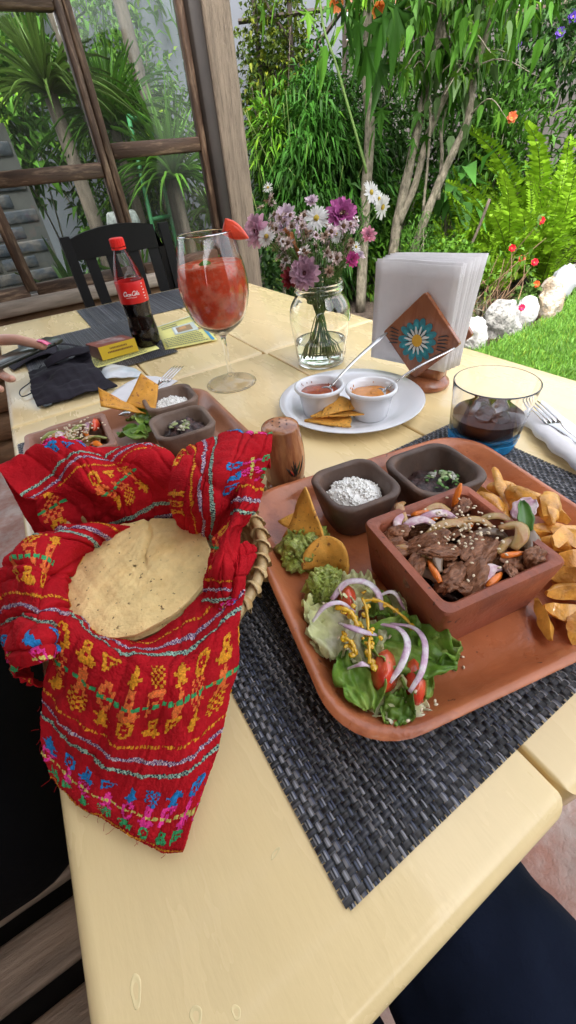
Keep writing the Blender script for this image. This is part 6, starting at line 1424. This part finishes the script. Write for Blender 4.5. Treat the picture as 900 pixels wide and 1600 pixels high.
for p, rad, cl_, lab in [((4.02, 2.95, 1.2), .042, (.75, .2, .08), 'orange hibiscus bloom above the ferns by the grey wall'), ((4.55, 2.78, 1.52), .04, (.75, .16, .05), 'orange bloom at the right picture edge'), ((4.62, 2.75, 1.85), .05, (.8, .15, .05), 'red orange bloom in the top right corner'),
                          ((4.75, 3.1, 1.78), .045, (.16, .08, .5), 'purple bloom highest on the vine at the top right'), ((4.7, 3.15, 1.7), .04, (.2, .1, .55), 'purple bloom lower on the vine at the top right'), ((4.5, 3.4, 1.68), .04, (.2, .1, .5), 'purple bloom on the vine nearest the tree')]:
    bloom(p, (-.6, -.6, .3), rad, cl_, lab)
# --- red flowered plant by the stones
t = thing('flowering_plant', 'thin brown stemmed plant with red blooms behind the stones', 'plant', (3.2, 2.08, 0)); g = MB(); mb = MB()
FL = [(3.242, 1.983, .623), (3.258, 1.956, .375), (3.167, 2.1, .465), (3.211, 2.032, .396)]
for k in range(24):
    e = np.array(FL[k]) if k < 4 else np.array([3.15 + .14 * r.normal(), 2.12 + .1 * r.normal(), r.uniform(.2, .5)]); b = np.array([3.1 + .12 * r.normal(), 2.15 + .08 * r.normal(), 0]); g.tube(bez([b, (b + e) / 2 + r.normal(size=3) * .03, e], 8), np.linspace(.005, .002, 8), 5)
    if k % 2 == 0: leaves(mb, e + r.normal(size=(7, 3)) * .035, r.normal(size=(7, 3)), .055, .032, cols(7, (.15, .27, .06), .4, .1, r), r=r)
g.build('stem', mat('dry_stem', (.2, .12, .07), .8, .3), t); mb.build('foliage', M_leaf, t)
for k, (p, cl_) in enumerate([(FL[0], (.75, .02, .03)), (FL[1], (.72, .02, .05)), (FL[2], (.7, .02, .04)), (FL[3], (.7, .1, .06)), ((3.06, 1.84, .13), (.7, .03, .12)), ((3.42, 1.99, .2), (.75, .12, .03))]):
    bloom(p, (-.5, -.7, .4), .026, cl_, ['highest red bloom in front of the ferns', 'right one of the two lower red blooms', 'left one of the two lower red blooms, over white leaves', 'faded coral bloom between the red ones', 'low pink bloom just behind the speckled stone', 'orange bloom by the tan stone'][k], 'red_bloom' if k < 3 else 'garden_bloom', None, 7)
bush('succulent', 'low rosette succulent behind the round white stone', 'plant', (3.42, 2.02, .1), (.17, .1, .11), 240, .06, .045, (.16, .26, .09), 31, stems=2)
bush('succulent', 'grey green succulent beside the round white stone', 'plant', (3.2, 1.95, .06), (.12, .08, .07), 140, .055, .04, (.17, .25, .15), 32, stems=2)
bush('groundcover_plant', 'tuft of fine stems at the bed edge beside the napkins', 'plant', (2.82, 2.02, .12), (.12, .1, .16), 160, .06, .01, (.14, .18, .06), 33, stems=14)
# --- border stones
def stone(c, size, m_, label, seed, amp=.2):
    o = MB().blob((c[0], c[1], size[2] * .42), size, amp, seed, 36, 24, rotz(seed * .7), freq=1.5, ridge=.35).build('border_stone', m_, loc=(c[0], c[1], 0)); tag(o, label, 'stone', 'stones edging the lawn')
M_sw = mat('white_stone', (.42, .415, .4), .85, .25, 12, .9, 30, bdist=.02, col2=(.35, .34, .33), cs=20, c2=(.52, .7))
M_sg = mat('speckled_stone', (.33, .32, .3), .9, .35, 14, 1, 34, bdist=.03, col2=(.16, .16, .15), cs=26, c2=(.5, .62))
M_st = mat('tan_stone', (.38, .29, .2), .9, .3, 12, 1, 26, bdist=.03, col2=(.45, .4, .34), cs=14)
M_sgy = mat('grey_stone', (.32, .33, .35), .8, .15, 10, .5, 40)
stone((2.6, 1.86), (0.103, 0.086, 0.112), M_sw, 'white stone at the lawn edge, nearest the napkin holder', 2)
stone((2.88, 1.86), (0.129, 0.095, 0.146), M_sg, 'speckled grey stone second from the napkin holder', 3)
stone((3.19, 1.88), (0.103, 0.086, 0.120), M_sw, 'round white stone in the middle of the row', 5, .1)
stone((3.48, 1.89), (0.129, 0.095, 0.163), M_st, 'rough tan stone right of the round white one', 6)
stone((3.98, 2.1), (0.138, 0.086, 0.172), M_sgy, 'smooth grey slab stone at the end of the row', 9, .12)
stone((4.3, 2.18), (.1, .1, .12), M_sw, 'white stone beyond the grey slab at the picture edge', 12)
# --- mulch litter
mb = MB(); n = 2600; P = np.c_[r.uniform(2.2, 4.2, n), r.uniform(1.8, 2.9, n), np.full(n, -.025)]; leaves(mb, P, np.c_[r.normal(size=(n, 2)), .1 * r.normal(size=n)], .035, .016, cols(n, (.1, .065, .045), .6, .1, r), droop=-.02); o = mb.build('mulch', M_leaf); tag(o, 'dark leaf litter and wood chips covering the garden bed', 'mulch', kind='stuff')
o = MB().tube(bez([(3.42, 2.72, .25), (3.47, 2.66, .5), (3.5, 2.62, .72)], 8), .012, 7).build('garden_stake', M_bark2, loc=(3.42, 2.72, .2)); tag(o, 'brown stick leaning in the fern bed', 'stick')
# --- trellis with vine
t = thing('trellis', 'dark timber trellis with crossed bars above the bamboo', 'trellis', (2.6, 4.2, 0))
for P in ([(2.43, 4.255, 0), (2.41, 4.26, 2.4)], [(2.63, 4.13, 0), (2.65, 4.12, 2.4)], [(3.0, 3.9, 0), (3.0, 3.88, 2.4)]): MB().tube(P, .022, 4).build('post', M_beam, t, smooth=False)
for P in ([(2.43, 4.25, 1.75), (2.64, 4.12, 1.45)], [(2.43, 4.25, 1.45), (2.64, 4.12, 1.75)], [(2.43, 4.25, 2.1), (2.64, 4.12, 1.8)], [(2.64, 4.12, 1.6), (3.0, 3.88, 1.95)], [(2.3, 4.34, 1.95), (3.1, 3.82, 1.95)], [(2.3, 4.34, 2.3), (3.1, 3.82, 2.3)]): MB().tube(P, .016, 4).build('bar', M_beam, t, smooth=False)
bush('climbing_vine', 'sparse yellowish vine hanging on the dark trellis', 'vine', (2.55, 4.18, 1.7), (.42, .2, .55), 2200, .05, .03, (.12, .16, .035), 41, base=(2.5, 4.2, 0), yellow=.2, bark=M_bark2)
bush('hedge_bush', 'dark tall bush in the shade behind the trellis', 'shrub', (2.95, 4.75, 1.3), (.55, .35, 1.0), 2600, .1, .04, (.035, .08, .02), 43)
# --- crates by the white wall
M_crate = mat('crate_wood', (.28, .13, .06), .7, .3, 6, .5, 40)
for k, (z, lab) in enumerate([(.42, 'lowest wooden crate stacked behind the post'), (.66, 'second wooden crate stacked behind the post'), (.9, 'top wooden crate stacked behind the post, bottles on it')]):
    t = thing('wooden_crate', lab, 'crate', (2.0, 4.3, z), 'crates stacked by the pale wall'); Rk = rotz(-.5)
    for j in range(3):
        for sd in (-1, 1):
            MB().box(np.array([2.0, 4.3, z + .04 + .07 * j]) + Rk @ np.array([0, sd * .14, 0]), (.4, .014, .058), Rk).build('slat', M_crate, t, smooth=False)
            MB().box(np.array([2.0, 4.3, z + .04 + .07 * j]) + Rk @ np.array([sd * .193, 0, 0]), (.014, .26, .058), Rk).build('slat', M_crate, t, smooth=False)
    MB().box((2.0, 4.3, z + .006), (.38, .26, .01), Rk).build('floor_board', M_crate, t, smooth=False)
o = MB().box((2.0, 4.3, .21), (.5, .4, .42), rotz(-.5), bev=.01).build('plinth_block', M_grey, loc=(2.0, 4.3, 0)); tag(o, 'low grey block under the stacked crates', 'block')
for k, (x, y, lab) in enumerate([(2.0, 4.22, 'small red bottle standing on the top crate'), (2.07, 4.2, 'white jar standing on the top crate')]):
    o = MB().lathe([(.001, 0), (.03, 0), (.032, .01), (.032, .09), (.015, .12), (.014, .15), (.001, .15)], (x, y, 1.11), 16).build('crate_bottle', mat('bottle_%d' % k, [(.4, .04, .03), (.6, .6, .55)][k], .3), loc=(x, y, 1.11)); tag(o, lab, 'bottle')

# ================================================================ courtyard seen through the windows
M_brick = mat('blue_grey_brick', (.035, .042, .055), .85, .3, 8, .8, 30, bdist=.008, col2=(.09, .08, .075), cs=10)
M_mort = mat('mortar', (.06, .06, .058), .95, .2)
t = thing('brick_steps', 'grey brick steps seen through the lower window panes', 'steps', (0.0, 3.8, 0)); MB().box((-.15, 4.0, .7), (.9, .78, 1.38)).build('core', M_mort, t, smooth=False)
me = MB().box((0, 0, 0), (.215, .1, .068), bev=.008).mesh('brick'); me.materials.append(M_brick); kk = 0
for row in range(8, 18):
    z = row * .08; w0 = .5 - .0 * row
    for c_ in range(6):
        x = -.5 + c_ * .226 + (.113 if row % 2 else 0)
        if x > .2: continue
        o = bpy.data.objects.new('brick', me); COL.objects.link(o); o.parent = t; o.location = (x, 3.653 - 3.8 + r.uniform(-.004, .004), z); o.rotation_euler = (0, 0, r.uniform(-.02, .02))
def strap_plant(name, label, c, n, L_, W, col, seed, h0=0, spread=1.0, trunk=None, grp=None, cat='plant'):
    r = np.random.default_rng(seed); t = thing(name, label, cat, (c[0], c[1], 0), grp); mb = MB(); base = np.array([c[0], c[1], h0])
    for k in range(n):
        a = r.uniform(0, 6.28); e = r.uniform(.2, 1.35); l = L_ * r.uniform(.6, 1.15); s = np.linspace(0, 1, 8); d = np.array([math.cos(a), math.sin(a), 0]); P = base + np.outer(s * l * math.cos(e) * spread, d) + np.outer(s * l * math.sin(e) - l * .45 * s ** 2.2 * math.cos(e) * 1.2, [0, 0, 1]); sd = np.array([-d[1], d[0], 0]); w = W * np.sin(PI * np.clip(.25 + .75 * s, 0, .98)) * .5
        G = np.stack([P - sd * w[:, None] + [0, 0, .01], P, P + sd * w[:, None] + [0, 0, .01]], 1); mb.sheet(G, 0, np.array(col) * r.uniform(.6, 1.4))
    mb.build('foliage', M_leaf, t)
    if trunk: MB().tube([(c[0], c[1], -.03), (c[0] + .02, c[1], h0 * .5), (c[0], c[1], h0 + .03)], [trunk * 1.2, trunk, trunk * .8], 10).build('trunk', M_bark2, t)
strap_plant('agave', 'spiky grey green agave seen below the window bar', (.33, 3.35), 26, .55, .06, (.14, .22, .12), 51, .35)
MB().lathe([(.12, 0), (.15, .02), (.17, .34), (.15, .35), (.14, .3)], (.33, 3.35, 0), 24).build('pot', mat('clay_pot_outdoor', (.3, .13, .07), .8, .2), bpy.data.objects['agave'])
strap_plant('dracaena', 'strap leaved plant filling the tall right window pane', (1.25, 3.6), 170, .6, .024, (.13, .27, .05), 52, 1.05, trunk=.035)
strap_plant('dracaena', 'long grassy leaved plant in the middle of the tall pane', (1.0, 3.9), 200, .65, .02, (.1, .22, .04), 53, 1.35, trunk=.04)
strap_plant('dracaena', 'drooping strap leaved plant in the upper left pane', (.62, 3.7), 160, .55, .022, (.15, .22, .07), 54, 1.5, trunk=.05)
strap_plant('yucca', 'striped leaf plant low behind the right window', (1.55, 3.3), 50, .45, .03, (.2, .3, .1), 55, .35)
strap_plant('yucca', 'grassy plant low behind the left window', (.75, 3.3), 60, .5, .025, (.14, .25, .06), 56, .45)
strap_plant('yucca', 'small spider leaved plant beside the post', (1.62, 3.9), 40, .4, .03, (.16, .26, .07), 57, .8, trunk=.03)
bush('courtyard_bush', 'bright leafy bush in the upper left pane', 'shrub', (.35, 4.6, 1.6), (.5, .4, .6), 1500, .11, .06, (.14, .3, .06), 58)
bush('courtyard_bush', 'deep green bush behind the strap leaved plants', 'shrub', (1.35, 4.7, 1.1), (.7, .4, .9), 2200, .12, .04, (.08, .18, .035), 59)
bush('courtyard_bush', 'fine leaved bright bush right behind the tall pane', 'shrub', (1.2, 4.2, 1.5), (.5, .25, .6), 2200, .06, .025, (.2, .36, .07), 62)
bush('courtyard_bush', 'pale green bush low between the courtyard trunks', 'shrub', (.95, 4.3, .5), (.6, .35, .5), 1200, .1, .045, (.13, .26, .06), 60)
bush('courtyard_tree', 'leafy tree crown high behind the windows', 'tree', (1.0, 5.2, 2.3), (1.3, .5, .5), 1100, .14, .05, (.1, .22, .04), 61, base=(1.0, 5.0, 0), crown='crown')
for k, (x, y, rad, lab) in enumerate([(.78, 3.75, .04, 'mossy trunk behind the middle window bar'), (1.3, 3.95, .05, 'rough grey trunk in the tall window pane'), (1.66, 3.7, .04, 'pale trunk nearest the post, seen through glass')]):
    t = thing('courtyard_sapling', lab, 'tree', (x, y, 0)); s = np.linspace(0, 1, 14); MB().tube(np.c_[x + .05 * np.sin(s * 4 + k), y + 0 * s, -.03 + 2.6 * s], rad * (1.1 - .3 * s), 12).build('trunk', M_bark2 if k < 2 else M_bark, t)
    mb = MB(); n = 160; P, d = canopy((x, y, 2.5), (.35, .3, .3), n, r); leaves(mb, P, d + r.normal(size=(n, 3)) * .5, .1, .04, cols(n, (.1, .22, .04), .3, .1, r)); mb.build('crown', M_leaf, t)
t = thing('green_stand', 'bright green metal plant stand in the courtyard', 'plant stand', (1.05, 3.7, 0)); M_gf = mat('green_enamel', (.03, .17, .06), .5, .2)
for P in ([(.98, 3.62, 0), (1.04, 3.62, 1.4)], [(1.2, 3.72, 0), (1.2, 3.72, 1.4)], [(1.04, 3.62, 1.38), (1.2, 3.72, 1.38)], [(1.01, 3.62, .85), (1.2, 3.72, .85)]): MB().tube(P, .014, 8).build('bar', M_gf, t)
o = MB().lathe([(.001, 0), (.07, 0), (.1, .07), (.11, .15), (.095, .2), (.08, .21), (.09, .17)], (.77, 3.42, .72), 24).build('white_urn', mat('white_ceramic', (.25, .26, .25), .6, .6, 40), loc=(.77, 3.42, .72)); tag(o, 'white speckled urn low behind the window', 'urn')
o = MB().box((.77, 3.42, .36), (.2, .2, .72), bev=.02).build('stone_plinth', M_grey, loc=(.77, 3.42, 0)); tag(o, 'grey block under the white urn', 'block')
t = thing('courtyard_wall', 'pale brick coloured wall at the back of the courtyard', 'wall', (-.6, 5.9, 0)); MB().box((-.3, 5.9, .9), (3.4, .2, 1.8)).build('wall_panel', M_white, t, smooth=False)
